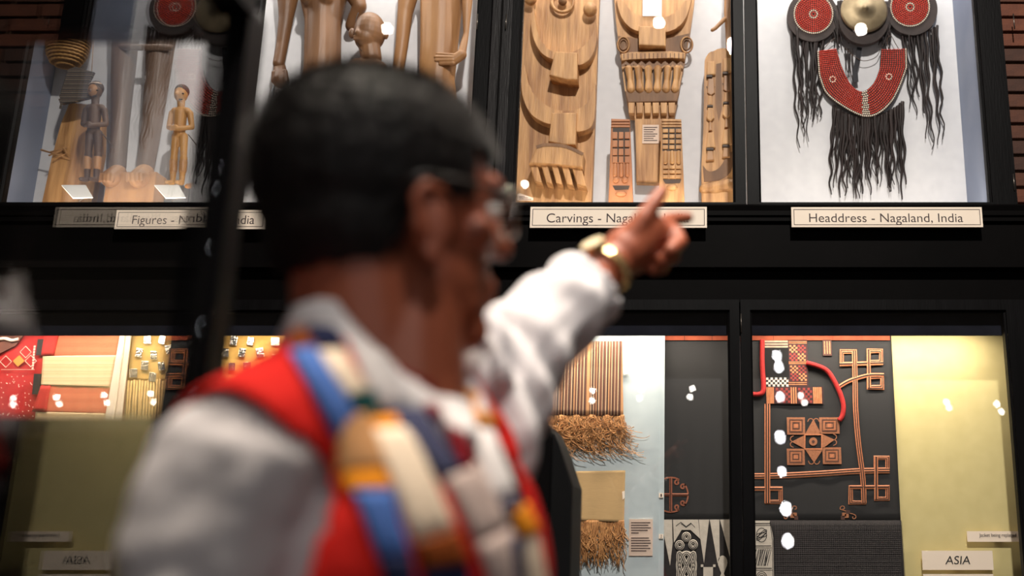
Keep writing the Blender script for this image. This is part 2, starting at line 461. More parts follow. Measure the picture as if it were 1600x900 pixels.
# mullion between the second and third door
xa, xb = X_at(752.5, 314), X_at(786.5, 314)
mul = box('mullion', xa, xb, YF + .004, YF + .05, Z_at(321.5), ZTOP, mat('worn_black_wood', (14, 12, 13), (30, 27, 28), .45, scale=3, stretch=(9, 9, .5), bump=.25, bscale=26, spec=.15), uc, .003)
xm = (xa + xb) / 2
box('mullion_groove', xm - .0035, xm + .0035, YF + .001, YF + .006, Z_at(321.5), ZTOP, M_BLACK2, mul)

# ------------------------------------------------------------------ cornice between the cases
cx0, cx1 = -2.45, 2.2
co = empty('trim_1', (0, 3.0, Z_at(418)))
co['label'] = 'black moulded wooden cornice between the upper and lower wall cases'
co['kind'] = 'structure'
ztop = Z_at(321.5)
prof = [(3.35, ztop), (2.985, ztop), (2.980, ztop - .006), (2.985, Z_at(331)), (2.975, Z_at(333)), (2.975, Z_at(340)), (2.982, Z_at(342)), (2.975, Z_at(344)), (2.975, Z_at(349)), (2.988, Z_at(352)), (2.988, Z_at(416)), (2.980, Z_at(417)), (2.980, Z_at(420)), (2.996, Z_at(421)), (3.02, Z_at(424, 3.02)), (3.02, Z_at(470, 3.0)), (3.35, Z_at(470))]
V = [(cx0, y, z) for y, z in prof] + [(cx1, y, z) for y, z in prof]; n = len(prof)
from_py('cornice_moulding', V, [(i, (i + 1) % n, n + (i + 1) % n, n + i) for i in range(n)] + [tuple(range(n)), tuple(range(2 * n - 1, n - 1, -1))], M_BLACK2, co)

# ------------------------------------------------------------------ lower case
lc = empty('lower_display_case', (0, 3.2, 0))
tag(lc, 'black glazed wall case under the cornice displaying textiles on coloured panels', 'display case')
LZT, LZB = Z_at(487), .62
YL = 3.20
lpanes = [(-124, 271), (309, 704), (742, 1137), (1175, 1569)]
lx0, lx1 = X_at(-165, 487), X_at(1612, 487)
box('back_panel', lx0, lx1, YL + .02, YL + .04, LZB, LZT + .05, mat('dark_lining', (34, 31, 32), (42, 38, 38), .9, scale=20), lc)
def panel(name, xa, xb, ya, yb, Y, m, th=.015):
    a = W(xa, 700, Y); b = W(xb, 700, Y)
    return box(name, a.x, b.x, Y, Y + th, max(LZB, W(xa, yb, Y).z), W(xa, ya, Y).z, m, lc)
YP = 3.165
pb_ = panel('lining_panel', 742, 1038, 505, 1100, YP, M_BLUE, .010)
panel('panel_edge_strip', 1029, 1031, 505, 1100, YP - .003, M_BLUE, .003)
panel('lining_panel', 1038, 1170, 505, 1100, YL, M_DARKCLOTH)
panel('lining_panel', 1170, 1401.5, 505, 1100, YL, M_DARKCLOTH)
panel('lining_panel', 1401.5, 1612, 505, 1100, YL, M_YEL)
panel('lining_panel', -165, 742, 505, 1100, YL, mat('dull_red_lining', (120, 60, 44), (136, 70, 50), .9, scale=20), .015)
box('header_board', lx0, lx1, 3.05, 3.062, Z_at(523.5, 3.05), LZT + .06, M_NAVY, lc)
box('case_base', lx0, lx1, 3.0, YL + .05, 0, LZB, M_BLACK, lc)
box('case_roof', lx0, lx1, 3.03, YL + .05, LZT + .05, LZT + .09, M_BLACK, lc)
ledges = [(-165, 289), (291, 722), (724, 1155), (1157, 1612)]
for i, ((pa, pb), (da, db)) in enumerate(zip(lpanes, ledges)):
    xa, xb, xc, xd = X_at(da, 487), X_at(pa, 487), X_at(pb, 487), X_at(db, 487)
    bm = bmesh.new(); y0, y1 = YF, YF + .035; zt2, zb2 = LZT, LZB + .06
    outer = [(xa, LZB), (xd, LZB), (xd, Z_at(468)), (xa, Z_at(468))]; inner = [(xb, zb2), (xc, zb2), (xc, zt2), (xb, zt2)]
    b2 = .006
    mid = [(xb - b2, zb2 - b2), (xc + b2, zb2 - b2), (xc + b2, zt2 + b2), (xb - b2, zt2 + b2)]
    loops = [[(p[0], y1, p[1]) for p in outer], [(p[0], y0, p[1]) for p in outer], [(p[0], y0, p[1]) for p in mid],
             [(p[0], y0 + .007, p[1]) for p in mid], [(p[0], y0 + .010, p[1]) for p in inner], [(p[0], y1, p[1]) for p in inner]]
    vs = [[bm.verts.new(p) for p in lp] for lp in loops]
    for a, b in zip(vs, vs[1:] + vs[:1]):
        for k in range(4): bm.faces.new((a[k], a[(k + 1) % 4], b[(k + 1) % 4], b[k]))
    d = bm_obj('case_door', bm, M_BLACK, lc)
    box('glass_pane', xb - .004, xc + .004, YF + .013, YF + .018, zb2 - .004, zt2 + .004, M_GLASS, d)
    if i > 1:
        h = W(da + 1, 505, YF)
        tube('hinge', [(h.x, YF - .002, h.z - .03), (h.x, YF - .002, h.z + .03)], .0022, M_IRON, d, 6)

# ------------------------------------------------------------------ name signs on the cornice
def sign(label, xa, xb, ya, yb, words, tx0, tx1, base, cap):
    Y = 2.945
    A = W(xa, yb, Y); B = W(xb, ya, Y)
    e = empty('name_sign', ((A.x + B.x) / 2, Y, A.z)); tag(e, label, 'sign')
    bd = box('board', A.x, B.x, Y, Y + .006, A.z, B.z, M_CARD, e, .001)
    box('bracket', (A.x + B.x) / 2 - .1, (A.x + B.x) / 2 + .1, Y + .006, 2.976, (A.z + B.z) / 2 - .006, (A.z + B.z) / 2 + .012, M_BLACK2, e)
    s = SZ(Y, ya); bm = bmesh.new(); i1, i2 = 3.6 * s, 4.6 * s
    o = [(A.x + i1, A.z + i1), (B.x - i1, A.z + i1), (B.x - i1, B.z - i1), (A.x + i1, B.z - i1)]
    q = [(A.x + i2, A.z + i2), (B.x - i2, A.z + i2), (B.x - i2, B.z - i2), (A.x + i2, B.z - i2)]
    vo = [bm.verts.new((x, Y - .0004, z)) for x, z in o]; vq = [bm.verts.new((x, Y - .0004, z)) for x, z in q]
    for k in range(4): bm.faces.new((vo[k], vo[(k + 1) % 4], vq[(k + 1) % 4], vq[k]))
    bm_obj('ruled_border', bm, M_INK, bd)
    text('lettering', words, tx0, tx1, base, cap, Y, M_INK, bd, offs=-.004)
sign('cream name sign reading Figures - Nagaland, India below the carved figures', 178, 417, 328, 358, 'Figures - Nagaland, India', 206, 397, 350, 14.5)
sign('cream name sign reading Carvings - Nagaland, India behind the pointing hand', 827.5, 1104.5, 323, 356, 'Carvings - Nagaland, India', 854, 1076, 347.5, 15)
sign('cream name sign reading Headdress - Nagaland, India below the hanging headdress', 1237, 1534, 323.5, 355, 'Headdress - Nagaland, India', 1264.5, 1505, 347, 14.5)
# ================================================================== things in the upper case
YO = 3.20      # front of most carvings
def foot(Y):   # pixel row at which something standing at distance Y meets the case floor
    lo, hi = 280, 420
    for _ in range(30):
        m_ = (lo + hi) / 2
        if W(800, m_, Y).z > zb - .0030: lo = m_
        else: hi = m_
    return lo
# ---- carved plank with two horned heads
t = empty('carved_plank', W(862, 313, YO)); tag(t, 'wide honey wood plank carved with two stacked buffalo-horn crescents', 'carving')
poly('plank', [(802, -60), (940, -60), (936, 0), (931, 150), (923, foot(YO + .02)), (797, foot(YO + .02))], YO + .02, .04, M_WOOD, t, .006)
def carve(name, pts, parent, Y, d, m=M_WOOD, bev=.004): return poly(name, pts, Y, d, m, parent, bev)
def sm(pts, k=4): return [(p.x, p.y) for p in smooth_path(pts, k)]
out1 = sm([(833, 8), (830, 40), (836, 66), (848, 84), (864, 93)]); inn1 = sm([(931, 34), (928, 48), (918, 66), (904, 77), (886, 83), (866, 81), (850, 71), (840, 50), (836, 28)])
carve('horn_crescent', out1 + [(866, 92), (902, 100)] + sm([(904, 102), (918, 96), (928, 80), (932.5, 58)]) + inn1, t, YO - .024, .05)
carve('muzzle_block', [(867, 80), (902, 82), (902, 124), (885, 124), (858, 117)], t, YO - .045, .075)
out2 = sm([(819, 100), (815, 130), (818, 155), (830, 178), (848, 190), (862, 194)]); inn2 = sm([(930, 128), (924, 150), (914, 164), (898, 172), (880, 173), (862, 169), (844, 157), (828, 138), (822, 112)])
carve('horn_crescent', out2 + [(864, 194), (900, 204)] + sm([(902, 206), (918, 202), (927, 192), (930, 165)]) + inn2, t, YO - .024, .05)
carve('muzzle_block', [(862, 176), (901, 176), (899, 226), (880, 226), (857, 221)], t, YO - .045, .075)
carve('basket_rim', sm([(838, 229), (854, 225), (885, 228), (912, 240)], 4) + [(910, 262), (868, 256), (826, 256)], t, YO - .052, .08, M_WOOD, .006)
ribbon('notched_band', sm([(838, 230), (854, 226), (885, 229), (911, 241)]), 5, YO - .054, M_WOOD_D, t)
for k, (xa, xb) in enumerate([(827, 841), (845, 857), (861, 873), (877, 890), (893, 910)]):
    yy = 255 + k * 1.2
    carve('carved_tooth', [(xa, yy), (xb - 2, yy), (xb + 6, yy + 31), (xa + 8, yy + 28)], t, YO - .038, .06)
bm = bmesh.new()
o = tube('eye_ring', [W(879 + 17 * math.cos(a), 3 + 16 * math.sin(a), YO - .0) for a in [i * 2 * math.pi / 28 for i in range(28)]], .006, M_WOOD, t, 8, closed=True)
blob('eye_boss', [('e', 879, 2, 7, 7, 7, 0)], YO, M_WOOD_D, t)
blob('knob', [('e', 922, 15, 11, 12, 10, 0)], YO - .01, M_WOOD, t)
blob('knob', [('e', 829, -2, 10, 11, 10, 0)], YO - .01, M_WOOD, t)

# ---- tapering plank with horns and a row of teeth
t = empty('tapered_carving', W(1015, 285, YO)); tag(t, 'tapering honey wood carving with one horn crescent above fluted rows of teeth', 'carving')
poly('plank', [(955, -60), (1089, -60), (1085, 0), (1079, 44), (1070, 92), (1061, 140), (1054, 183), (1036, 186), (1035.5, 285), (994, 284), (994, 182), (984, 181), (977, 147), (969, 88), (962, 30)], YO + .02, .035, M_WOOD, t, .005)
carve('horn_crescent', sm([(963, -6), (966, 12), (973, 30), (985, 43), (998, 49)]) + [(1040, 50)] + sm([(1042, 50), (1060, 42), (1073, 24), (1081, -4)]) + sm([(1070, 0), (1058, 18), (1040, 26), (1004, 26), (987, 18), (975, 0)]), t, YO - .010, .04)
carve('muzzle_block', [(998, 40), (1040, 42), (1040, 72), (998, 70)], t, YO - .024, .05)
carve('stained_field', [(966, 56), (998, 60), (998, 72), (1040, 74), (1041, 60), (1077, 52), (1071, 84), (970, 84)], t, YO + .015, .01, M_WOOD_D, .001)
for cx in (974, 1073):
    for rr in (12, 8):
        tube('eye_ring', [W(cx + rr * .75 * math.cos(a), 70 + rr * math.sin(a), YO + .012) for a in [i * 2 * math.pi / 24 for i in range(24)]], .0035, M_WOOD if rr == 12 else M_WOOD_D, t, 6, closed=True)
carve('band_strip', [(970, 84), (985, 81), (1050, 80), (1071, 82), (1070, 92), (1048, 90), (985, 91), (971, 95)], t, YO - .004, .03)
for k in range(15):
    x = 974 + k * 6.6
    carve('notch', [(x, 83), (x + 1.6, 83), (x + 1.6, 91), (x, 91)], t, YO - .0055, .004, M_WOOD_D, 0)
zz = [(972 + k * 6.1, 98 + (0 if k % 2 else 5)) for k in range(17)]
ribbon('zigzag_band', zz, 4, YO - .002, [M_WOOD_D], t)
for k in range(6):
    xa = 974 + k * 15.6; xb = xa + 15
    l = lambda x, y: x + (1018 - x) * (y - 100) / 330
    o = blob('flute', [('c', l((xa + xb) / 2, 108), 108, 6.3, l((xa + xb) / 2, 126), 126, 4.6), ('c', l((xa + xb) / 2, 126), 126, 4.6, l((xa + xb) / 2, 140), 140, 6.4)], YO + .006, M_WOOD, t, .0022, 2)
    carve('flute_gap_shade', [(l(xa, 108), 108), (l(xa + 2, 108), 108), (l(xa + 2, 138), 138), (l(xa, 138), 138)], t, YO + .012, .008, M_STAIN_SHADE, 0)  # shade of the gap between flutes, painted as a flat dark strip
carve('gum_band', [(976, 142), (1062, 141), (1058, 158), (981, 160)], t, YO + .004, .02, M_WOOD_D, .003)
for k in range(6):
    xa = 981.5 + k * 12.6
    carve('carved_tooth', [(xa, 160), (xa + 10.5, 160), (xa + 9.8, 177), (xa + .8, 177)], t, YO - .002, .024, M_WOOD, .0025)
tagc = empty('object_label', W(1015, 224, YO)); tag(tagc, 'small paper label pasted on the tail of the tapered carving', 'label')
card('paper', 1003.5, 195, 1029.5, 224, YO + .0165, .002, M_CARDP, tagc)
for k in range(7): card('text_line', 1006, 198.5 + k * 3.4, 1027 - (k % 3) * 3, 199.6 + k * 3.4, YO + .0158, .0007, M_INK, tagc)
tagc = empty('object_label', W(1019, 24, YO)); tag(tagc, 'plain white card between the horns of the tapered carving', 'label')
card('card', 1004, -14, 1034, 25, YO - .014, .003, M_CARDW, tagc)

# ---- two small notched panels standing in front
def small_panel(label, xl, xr, wood, rows, fig_y, slot_y):
    Y = 3.125
    t = empty('notched_panel', W((xl + xr) / 2, 315, Y)); tag(t, label, 'carving')
    w = xr - xl
    poly('panel', [(xl + 2, 185), (xr - 4, 186), (xr + 2, foot(Y)), (xl - 3, foot(Y))], Y, .022, wood, t, .004)
    card('recess_shade', xl + 3.5, 199, xr - 4, rows[-1] + 9, Y - .001, .004, M_STAIN_SHADE, t)  # flat dark plate: the shade behind the blocks is its colour
    for k in range(3): card('top_ridge', xl + 2, 187 + k * 4.5, xr - 4, 189.5 + k * 4.5, Y - .004, .008, wood, t, .001)
    cw = (w - 10) / 3
    for y in rows:
        for c in range(3):
            x = xl + 4 + c * (cw + 1.2)
            o = card('notch_block', x, y, x + cw - .6, y + (rows[1] - rows[0]) - 2.6, Y - .006, .01, wood, t, .0015)
    for c in range(3):
        x = xl + 4 + c * (cw + 1.2) + cw / 2
        blob('carved_peg', [('c', x, fig_y, 3.2, x, fig_y + 16, 3.8)], Y - .001, wood, t, .002, 2)
    if slot_y > 285:
        for c in (-1, 1): blob('carved_disc', [('e', (xl + xr) / 2 - 1 + c * 7, slot_y - 9, 5.2, 5.2, 3)], Y - .003, wood, t, .002, 2)
    poly('mouth_slot_shade', [(xl + 4, slot_y), (xr - 4, slot_y), (xr - 6, slot_y + 6), (xl + 8, slot_y + 7)], Y - .001, .006, M_STAIN_SHADE, t)  # slot not cut; its shade is a dark flat piece
    blob('foot_knob', [('e', (xl + xr) / 2, slot_y + 13, 9, 5, 4)], Y - .001, wood, t, .002, 2)
small_panel('small reddish notched wood panel standing left of the tapered carving', 953, 988, M_WOOD_R, [206, 219, 232, 244], 258, 290)
small_panel('small pale notched wood panel standing right of the tapered carving', 1031.5, 1068.5, M_WOOD, [201, 209.5, 218, 226.5], 238, 280)
# second block of notches on the pale panel
t = [o for o in COL.objects if o.name.startswith('notched_panel')][-1]
for y in (258, 265.5, 273):
    for c in range(3):
        card('notch_block', 1036 + c * 10, y, 1044.6 + c * 10, y + 5.4, 3.119, .01, M_WOOD, t, .0015)

# ---- carved tusk-like panel at the right of the bay, hollowed
t = empty('hollowed_carving', W(1122, 314, 3.17)); tag(t, 'golden hollowed wood carving with relief heads beside the right door frame', 'carving')
poly('panel', sm([(1101, 96), (1104, 86), (1116, 78), (1130, 75)], 3) + [(1150, 75), (1150, foot(3.17)), (1096, foot(3.17)), (1096, 258), (1099, 205), (1100, 150)], 3.17, .05, M_WOOD, t, .008)
for x, dy in ((1104, 0), (1129, -5)):
    def rp(name, pts, Y=3.158, d=.02, m=M_WOOD, bev=.003): return poly(name, [(x + px, py + dy) for px, py in pts], Y, d, m, t, bev)
    rp('relief_cap', [(1, 96), (13, 95), (14, 116), (0, 117)]); rp('notch_shade', [(0, 117), (9, 117), (9, 120), (0, 120)], 3.156, .01, M_STAIN_SHADE, 0)  # notches are dark plates, their shade put into the colour
    ribbon('carved_brow', [(x + q, 137 + dy + (3 if i % 2 else -2)) for i, q in enumerate((0, 3, 6, 9, 13))], 1.6, 3.1675, M_STAIN_SHADE, t, h=.001)
    rp('relief_face', [(2, 122), (12, 121), (13, 145), (7, 149), (1, 145)], 3.163, .012, M_FIG_L)
    rp('relief_neck', [(3, 149), (8, 149), (9, 164), (2, 164)], 3.160, .016); rp('notch_shade', [(1, 164), (10, 164), (10, 166.5), (1, 166.5)], 3.158, .01, M_STAIN_SHADE, 0)
    rp('relief_body', [(2, 168), (10, 168), (12, 184), (6, 190), (0, 184)], 3.158, .018); rp('relief_leg', [(4, 190), (8, 190), (9, 204), (3, 204)], 3.161, .014, M_FIG_L)
    rp('relief_skirt', [(2, 207), (11, 206), (14, 230), (-1, 231)]); rp('notch_shade', [(0, 231), (11, 231), (11, 234), (0, 234)], 3.156, .01, M_STAIN_SHADE, 0)
    rp('relief_foot', [(1, 235), (10, 235), (12, 250), (-1, 251)], 3.160, .016, M_FIG_L)
poly('middle_recess_shade', [(1119, 100), (1127, 98), (1128, 170), (1123, 190), (1118, 160)], 3.1685, .004, M_WOOD_D, t)  # shade between the two columns, painted as a darker flat patch
poly('hollow_shade', sm([(1098, 258), (1108, 268), (1124, 262), (1138, 240), (1146, 240), (1142, 268), (1124, 281), (1100, 284)], 3), 3.1685, .01, M_WOOD_D, t)  # no real cavity: shade of the hollow painted with a darker patch
blob('rim_bulge', [('c', 1100, 296, 8, 1140, 290, 11), ('e', 1116, 298, 14, 6, 6)], 3.175, M_WOOD, t, .003, 3)

# ---- small hanging figure at the top right
t = empty('perched_figure', W(1140, 74, 3.14)); tag(t, 'small brown wooden figure perched above the golden hollowed carving', 'figure')
blob('torso', [('c', 1142, -20, 10, 1140, 20, 9), ('c', 1140, 20, 9, 1142, 60, 8), ('c', 1141, 50, 8, 1143, 72, 9)], 3.16, M_FIG_L, t)
blob('arm', [('c', 1132, 30, 3.5, 1118, 44, 3), ('c', 1118, 44, 3, 1113, 47, 3)], 3.15, M_FIG_L, t, .002, 2)

tc_ = empty('object_label', W(820, 313, 3.1)); tag(tc_, 'small pink printed card lying at the foot of the wide plank', 'label')
poly('card', [(808, 304), (812, 302), (833, 309), (833, 313), (808, 313)], 3.12, .002, M_CARDP, tc_)
for k in range(3): card('text_line', 811, 306.5 + k * 2.2, 820 + k * 5, 307.2 + k * 2.2, 3.1193, .0006, M_INK, tc_)

# ------------------------------------------------------------------ figures, second bay
Y2 = 3.17
t = empty('carved_figure', W(505, 314, Y2)); tag(t, 'large brown wooden female figure with long hanging arms', 'figure')
blob('body', [('c', 482, -60, 28, 490, -10, 22), ('c', 528, -60, 28, 520, -10, 22), ('c', 490, -10, 22, 496, 30, 19), ('c', 520, -10, 22, 516, 30, 18), ('c', 496, 30, 19, 496, 110, 21), ('c', 515, 30, 18, 511, 110, 21), ('c', 505, -50, 30, 505, 30, 23, -.006), ('c', 505, 30, 23, 503, 110, 24, -.006), ('c', 503, 110, 24, 498, 190, 28, -.004), ('c', 496, 110, 21, 488, 190, 24), ('c', 511, 110, 21, 508, 190, 24), ('c', 488, 190, 24, 478, 240, 22), ('c', 508, 190, 24, 520, 240, 22), ('c', 478, 230, 22, 470, foot(Y2 + .03) - 19, 18), ('c', 520, 230, 22, 520, foot(Y2 + .03) - 19, 18),
     ('e', 487, 8, 11, 12, 12, -.045), ('e', 516, 8, 11, 12, 12, -.045),
     ('c', 452, -30, 20, 447, 28, 11), ('c', 447, 28, 11, 441, 70, 9), ('c', 441, 70, 9, 437, 102, 9, 0, -.01),
     ('c', 545, -30, 20, 562, 10, 11), ('c', 562, 10, 11, 545, 34, 10, .0, .03)], Y2 + .03, M_FIG, t, .0035, 9)
blob('hand', [('c', 437, 104, 9, 441, 128, 13, 0, -.012), ('c', 432, 118, 4, 431, 131, 3.5, -.02), ('c', 438, 118, 4, 438, 133, 3.5, -.022), ('c', 444, 118, 4, 445, 134, 3.5, -.022), ('c', 449, 116, 4, 452, 132, 3.5, -.02)], Y2 + .03, M_FIG, t, .0022, 2)
t = empty('support_rod', W(421, 314, Y2)); tag(t, 'thin grey metal rod propping the hand of the large wooden figure', 'rod')
tube('rod', [W(428, 134, Y2 + .03), W(420, 190, Y2 + .03), W(405, 314, Y2 + .03), (W(403, 344, Y2 + .03).x, Y2 + .03, zb + .002)], .005, mat('grey_rod', (96, 98, 104), None, .4, metal=.6), t)
box('rod_foot', *(lambda p: (p.x - .02, p.x + .02, p.y - .015, p.y + .015, zb - .0035, zb + .004))(W(403, 344, Y2 + .03)), M_IRON, t)
t = empty('carved_bust', W(575, 314, 3.12)); tag(t, 'small wooden figure with round bald head standing between two large figures', 'figure')
blob('body', [('e', 578, 50, 24, 32, 25), ('e', 574, 64, 18, 18, 20, -.01), ('c', 575, 60, 17, 580, 90, 16), ('c', 560, 108, 17, 590, 110, 16), ('c', 558, 112, 16, 562, 205, 20), ('c', 590, 112, 16, 587, 205, 20), ('c', 562, 200, 20, 566, foot(3.14) - 15, 14), ('c', 586, 200, 20, 584, foot(3.14) - 15, 14),
     ('e', 550, 52, 5, 9, 6), ('e', 603, 54, 4, 8, 6), ('c', 566, 52, 3, 566, 62, 4.5, -.042, -.05), ('c', 560, 67, 2.2, 573, 67, 2.2, -.045), ('c', 560, 71, 2.2, 573, 71, 2.2, -.045)], 3.14, M_FIG, t, .0028, 3)
tube('carved_groove', px_curve([(560, 20), (556.5, 32), (556, 50), (559, 70), (565, 80)], 3.108), .0016, M_STAIN_SHADE, t, 5)
t = empty('carved_figure', W(680, 314, Y2)); tag(t, 'large pale brown wooden torso with hand resting beside the mullion', 'figure')
blob('body', [('c', 668, -60, 28, 678, 0, 20), ('c', 716, -60, 26, 704, 0, 19), ('c', 678, 0, 21, 678, 70, 21), ('c', 704, 0, 19, 698, 70, 18), ('c', 690, -50, 30, 690, 0, 26, -.004), ('c', 690, 0, 26, 688, 70, 25, -.006), ('c', 688, 70, 25, 684, 130, 25, -.006), ('c', 684, 130, 25, 684, 235, 26, -.004), ('c', 678, 70, 21, 676, 130, 22), ('c', 698, 70, 18, 692, 130, 18), ('c', 676, 130, 22, 668, 235, 22), ('c', 692, 130, 19, 700, 235, 22), ('c', 665, 230, 20, 660, foot(Y2 + .03) - 18, 17), ('c', 704, 230, 20, 706, foot(Y2 + .03) - 18, 17),
     ('c', 640, -20, 17, 633, 20, 12), ('c', 633, 20, 12, 628, 70, 10), ('c', 628, 70, 10, 622, 110, 9), ('c', 622, 110, 10, 620, 135, 12), ('c', 733, -10, 10, 731, 60, 4.5, -.03), ('c', 731, 60, 4.5, 726, 95, 7, -.03, -.05)], Y2 + .03, M_FIG_L, t, .0035, 9)
blob('hand', [('c', 726, 96, 8, 712, 106, 8, -.05), ('c', 716, 99, 3, 690, 97, 2.6, -.06), ('c', 714, 103, 3, 687, 102, 2.6, -.062), ('c', 714, 107, 3, 688, 107, 2.6, -.062), ('c', 714, 111, 3, 694, 112, 2.6, -.06)], Y2 + .03, M_FIG_L, t, .002, 2)

# ------------------------------------------------------------------ figures, first bay
Y1 = 3.20
t = empty('wooden_plinth', W(110, 314, Y1)); tag(t, 'tapering honey wood board leaning behind the striped-cloth figure', 'board')
poly('board', [(108, 160), (160, 165), (158, 240), (136, foot(Y1 + .01)), (58, foot(Y1 + .01)), (80, 250), (96, 190)], Y1 + .01, .03, M_WOOD, t, .004)
t = empty('woven_basket', W(108, 100, 3.17)); tag(t, 'round-bottomed golden woven cane basket hanging at the top left', 'basket')
c0 = W(110, 50, 3.17); M_CANE = mat('woven_cane', (150, 108, 56), (186, 142, 82), .6, scale=90, bump=.2, bscale=120)
prof = [(.062, .16), (.066, .1), (.070, .04), (.068, -.04), (.062, -.09), (.046, -.12), (.02, -.135), (.002, -.138)]
ns = 36; V, F = [], []
for i, (r, z) in enumerate(prof):
    for k in range(ns):
        a = 2 * math.pi * k / ns
        V.append(c0 + Vector((r * math.cos(a), r * .8 * math.sin(a), z)))
for i in range(len(prof) - 1):
    for k in range(ns): F.append((i * ns + k, i * ns + (k + 1) % ns, (i + 1) * ns + (k + 1) % ns, (i + 1) * ns + k))
from_py('basket_body', V, F, mat('cane_core', (110, 76, 38), None, .8), t, True)
def prof_r(z):
    for (r0, z0), (r1, z1) in zip(prof, prof[1:]):
        if z1 <= z <= z0: return r0 + (r1 - r0) * (z0 - z) / (z0 - z1)
    return prof[-1][0]
V, F = [], []
for j in range(26):
    z = .15 - j * .0112
    pts = [c0 + Vector(((prof_r(z) + .0012 + .0018 * (1 if (k + j) % 2 else -1)) * math.cos(2 * math.pi * k / 44), .8 * (prof_r(z) + .0012 + .0018 * (1 if (k + j) % 2 else -1)) * math.sin(2 * math.pi * k / 44), z)) for k in range(44)]
    v, f = tube_geo(pts, .0036, 5, closed=True); o = len(V); V += v; F += [tuple(i + o for i in g) for g in f]
stuff(from_py('cane_weave', V, F, M_CANE, t, True))
tube('hanging_cord', [c0 + Vector((.035, 0, -.02)), W(146, 60, 3.17), W(143, 118, 3.17)], .0012, M_CANE, t, 4)

M_ACRYL = glass_mat('clear_acrylic', 1.3)
def little_man(label, pr, head, wood, hair):
    Y = 3.11
    t = empty('small_figure', W(pr[0], pr[1], Y)); tag(t, label, 'figure')
    hx, hy = head; dx = hx
    blob('body', [('e', hx, hy, 10, 14, 10), ('c', hx, hy + 10, 6, hx, hy + 20, 5.5), ('c', hx - 9, hy + 27, 6.5, hx + 9, hy + 27, 6.5), ('c', hx - 1, hy + 30, 10, hx - 3, hy + 62, 8.5),
        ('c', hx - 14, hy + 30, 5, hx - 19, hy + 52, 4), ('c', hx - 19, hy + 52, 4, hx - 4, hy + 58, 3.4, 0, -.03), ('c', hx + 14, hy + 30, 5, hx + 17, hy + 52, 4), ('c', hx + 17, hy + 52, 4, hx - 2, hy + 60, 3.4, 0, -.03), ('c', hx - 2, hy + 57, 4, hx - 9, hy + 60, 3, -.03),
        ('c', hx - 8, hy + 66, 6.5, hx - 11, hy + 100, 4.8), ('c', hx - 11, hy + 100, 5.6, hx - 13, hy + 138, 4), ('c', hx + 4, hy + 66, 6.5, hx + 4, hy + 100, 4.8), ('c', hx + 4, hy + 100, 5.6, hx + 1, hy + 138, 4),
        ('c', hx - 13, hy + 139, 4, hx - 17, hy + 141, 3.4, 0, -.02), ('c', hx + 1, hy + 139, 4, hx - 2, hy + 141, 3.4, 0, -.02), ('c', hx - 1, hy - 2, 1.8, hx - 2, hy + 4, 2.6, -.018, -.023)], Y, wood, t, .0022, 2)
    blob('hair_cap', [('e', hx + .5, hy - 5, 11, 11.5, 10.5, .004)], Y, hair, t, .0022, 2)
    fz = W(hx, hy + 145, Y).z
    f0, f1 = W(hx - 22, hy + 145, Y), W(hx + 10, hy + 145, Y)
    box('stand', f0.x, f1.x, Y - .012, Y + .02, zb - .003, fz, M_ACRYL, t)
    for s in (-1, 1): blob('eye', [('e', hx + s * 4 - 1, hy - 1, 1.8, 1.3, 1.2)], Y - .0185, M_INKK, t, .0008, 1)
    card('mouth', hx - 4, hy + 7.2, hx + 2, hy + 8.4, Y - .0188, .004, M_INKK, t)
    blob('stocking', [('c', hx - 12, hy + 106, 6.2, hx - 12, hy + 120, 5.8)], Y, M_FIG_L, t, .0022, 2)
    blob('stocking', [('c', hx + 3.5, hy + 106, 6.2, hx + 2.5, hy + 120, 5.8)], Y, M_FIG_L, t, .0022, 2)
    return t
M_FIGLAMP = mat('ochre_figure_wood', (176, 126, 70), (200, 152, 92), .5, scale=8, bump=.15, bscale=30)
t = little_man('small dark figure wearing a striped cloth beside the hanging basket', (136, 288), (149, 142), mat('sooty_figure_wood', (72, 52, 40), (98, 72, 54), .6, scale=10, bump=.2, bscale=30), M_STAIN_SHADE)
M_STR = woven('striped_shawl', [(0, (70, 62, 58)), (.3, (150, 132, 112)), (.42, (64, 56, 54)), (.7, (112, 90, 76)), (.85, (52, 46, 46))], 2, .016, 900)
poly('striped_shawl', [(106, 108), (118, 104), (146, 112), (138, 128), (142, 152), (118, 158), (96, 162), (92, 150)], 3.135, .012, M_STR, t, .003)
ribbon('shawl_fringe', [(93, 154), (96, 162), (94, 170)], 4, 3.133, M_STR, t)
blob('face', [('e', 148.5, 143, 8.4, 11, 8, -.008)], 3.11, M_FIG_L, t, .002, 2)
tube('head_band', [W(149 + 9.5 * math.cos(a), 132 - 3 * math.sin(a), 3.09 + .022 * (1 - math.sin(a))) for a in [i * math.pi / 10 for i in range(11)]], .002, M_CARDP, t, 5)
t2 = little_man('small ochre wooden figure with black hair and folded arms beside the tall legs', (273, 290), (283, 147), M_FIGLAMP, M_STAIN_SHADE)
for (tt, x, y) in ((t, 158, 206), (t2, 294, 210)):
    tube('staff', [W(x, y, 3.09), W(x + 19, y + 24, 3.085)], .0016, M_STAIN_SHADE, tt, 5)
t = empty('twig_bundle', W(88, 245, 3.20)); tag(t, 'small tied bundle of twigs in front of the leaning board', 'twigs')
for k, (a, b) in enumerate([((64, 234), (110, 248)), ((78, 238), (106, 230)), ((84, 247), (104, 240)), ((76, 243), (96, 236)), ((99, 231), (107, 244))]):
    tube('twig', [W(a[0], a[1], 3.195), W(b[0], b[1], 3.203)], .0035, M_FIG_L if k % 2 else M_WOOD, t, 6, taper=lambda s: 1 - .6 * s)
t = empty('tall_legs', W(205, 314, 3.16)); tag(t, 'pair of tall dark carved legs standing with feet on a pale wood block', 'figure')
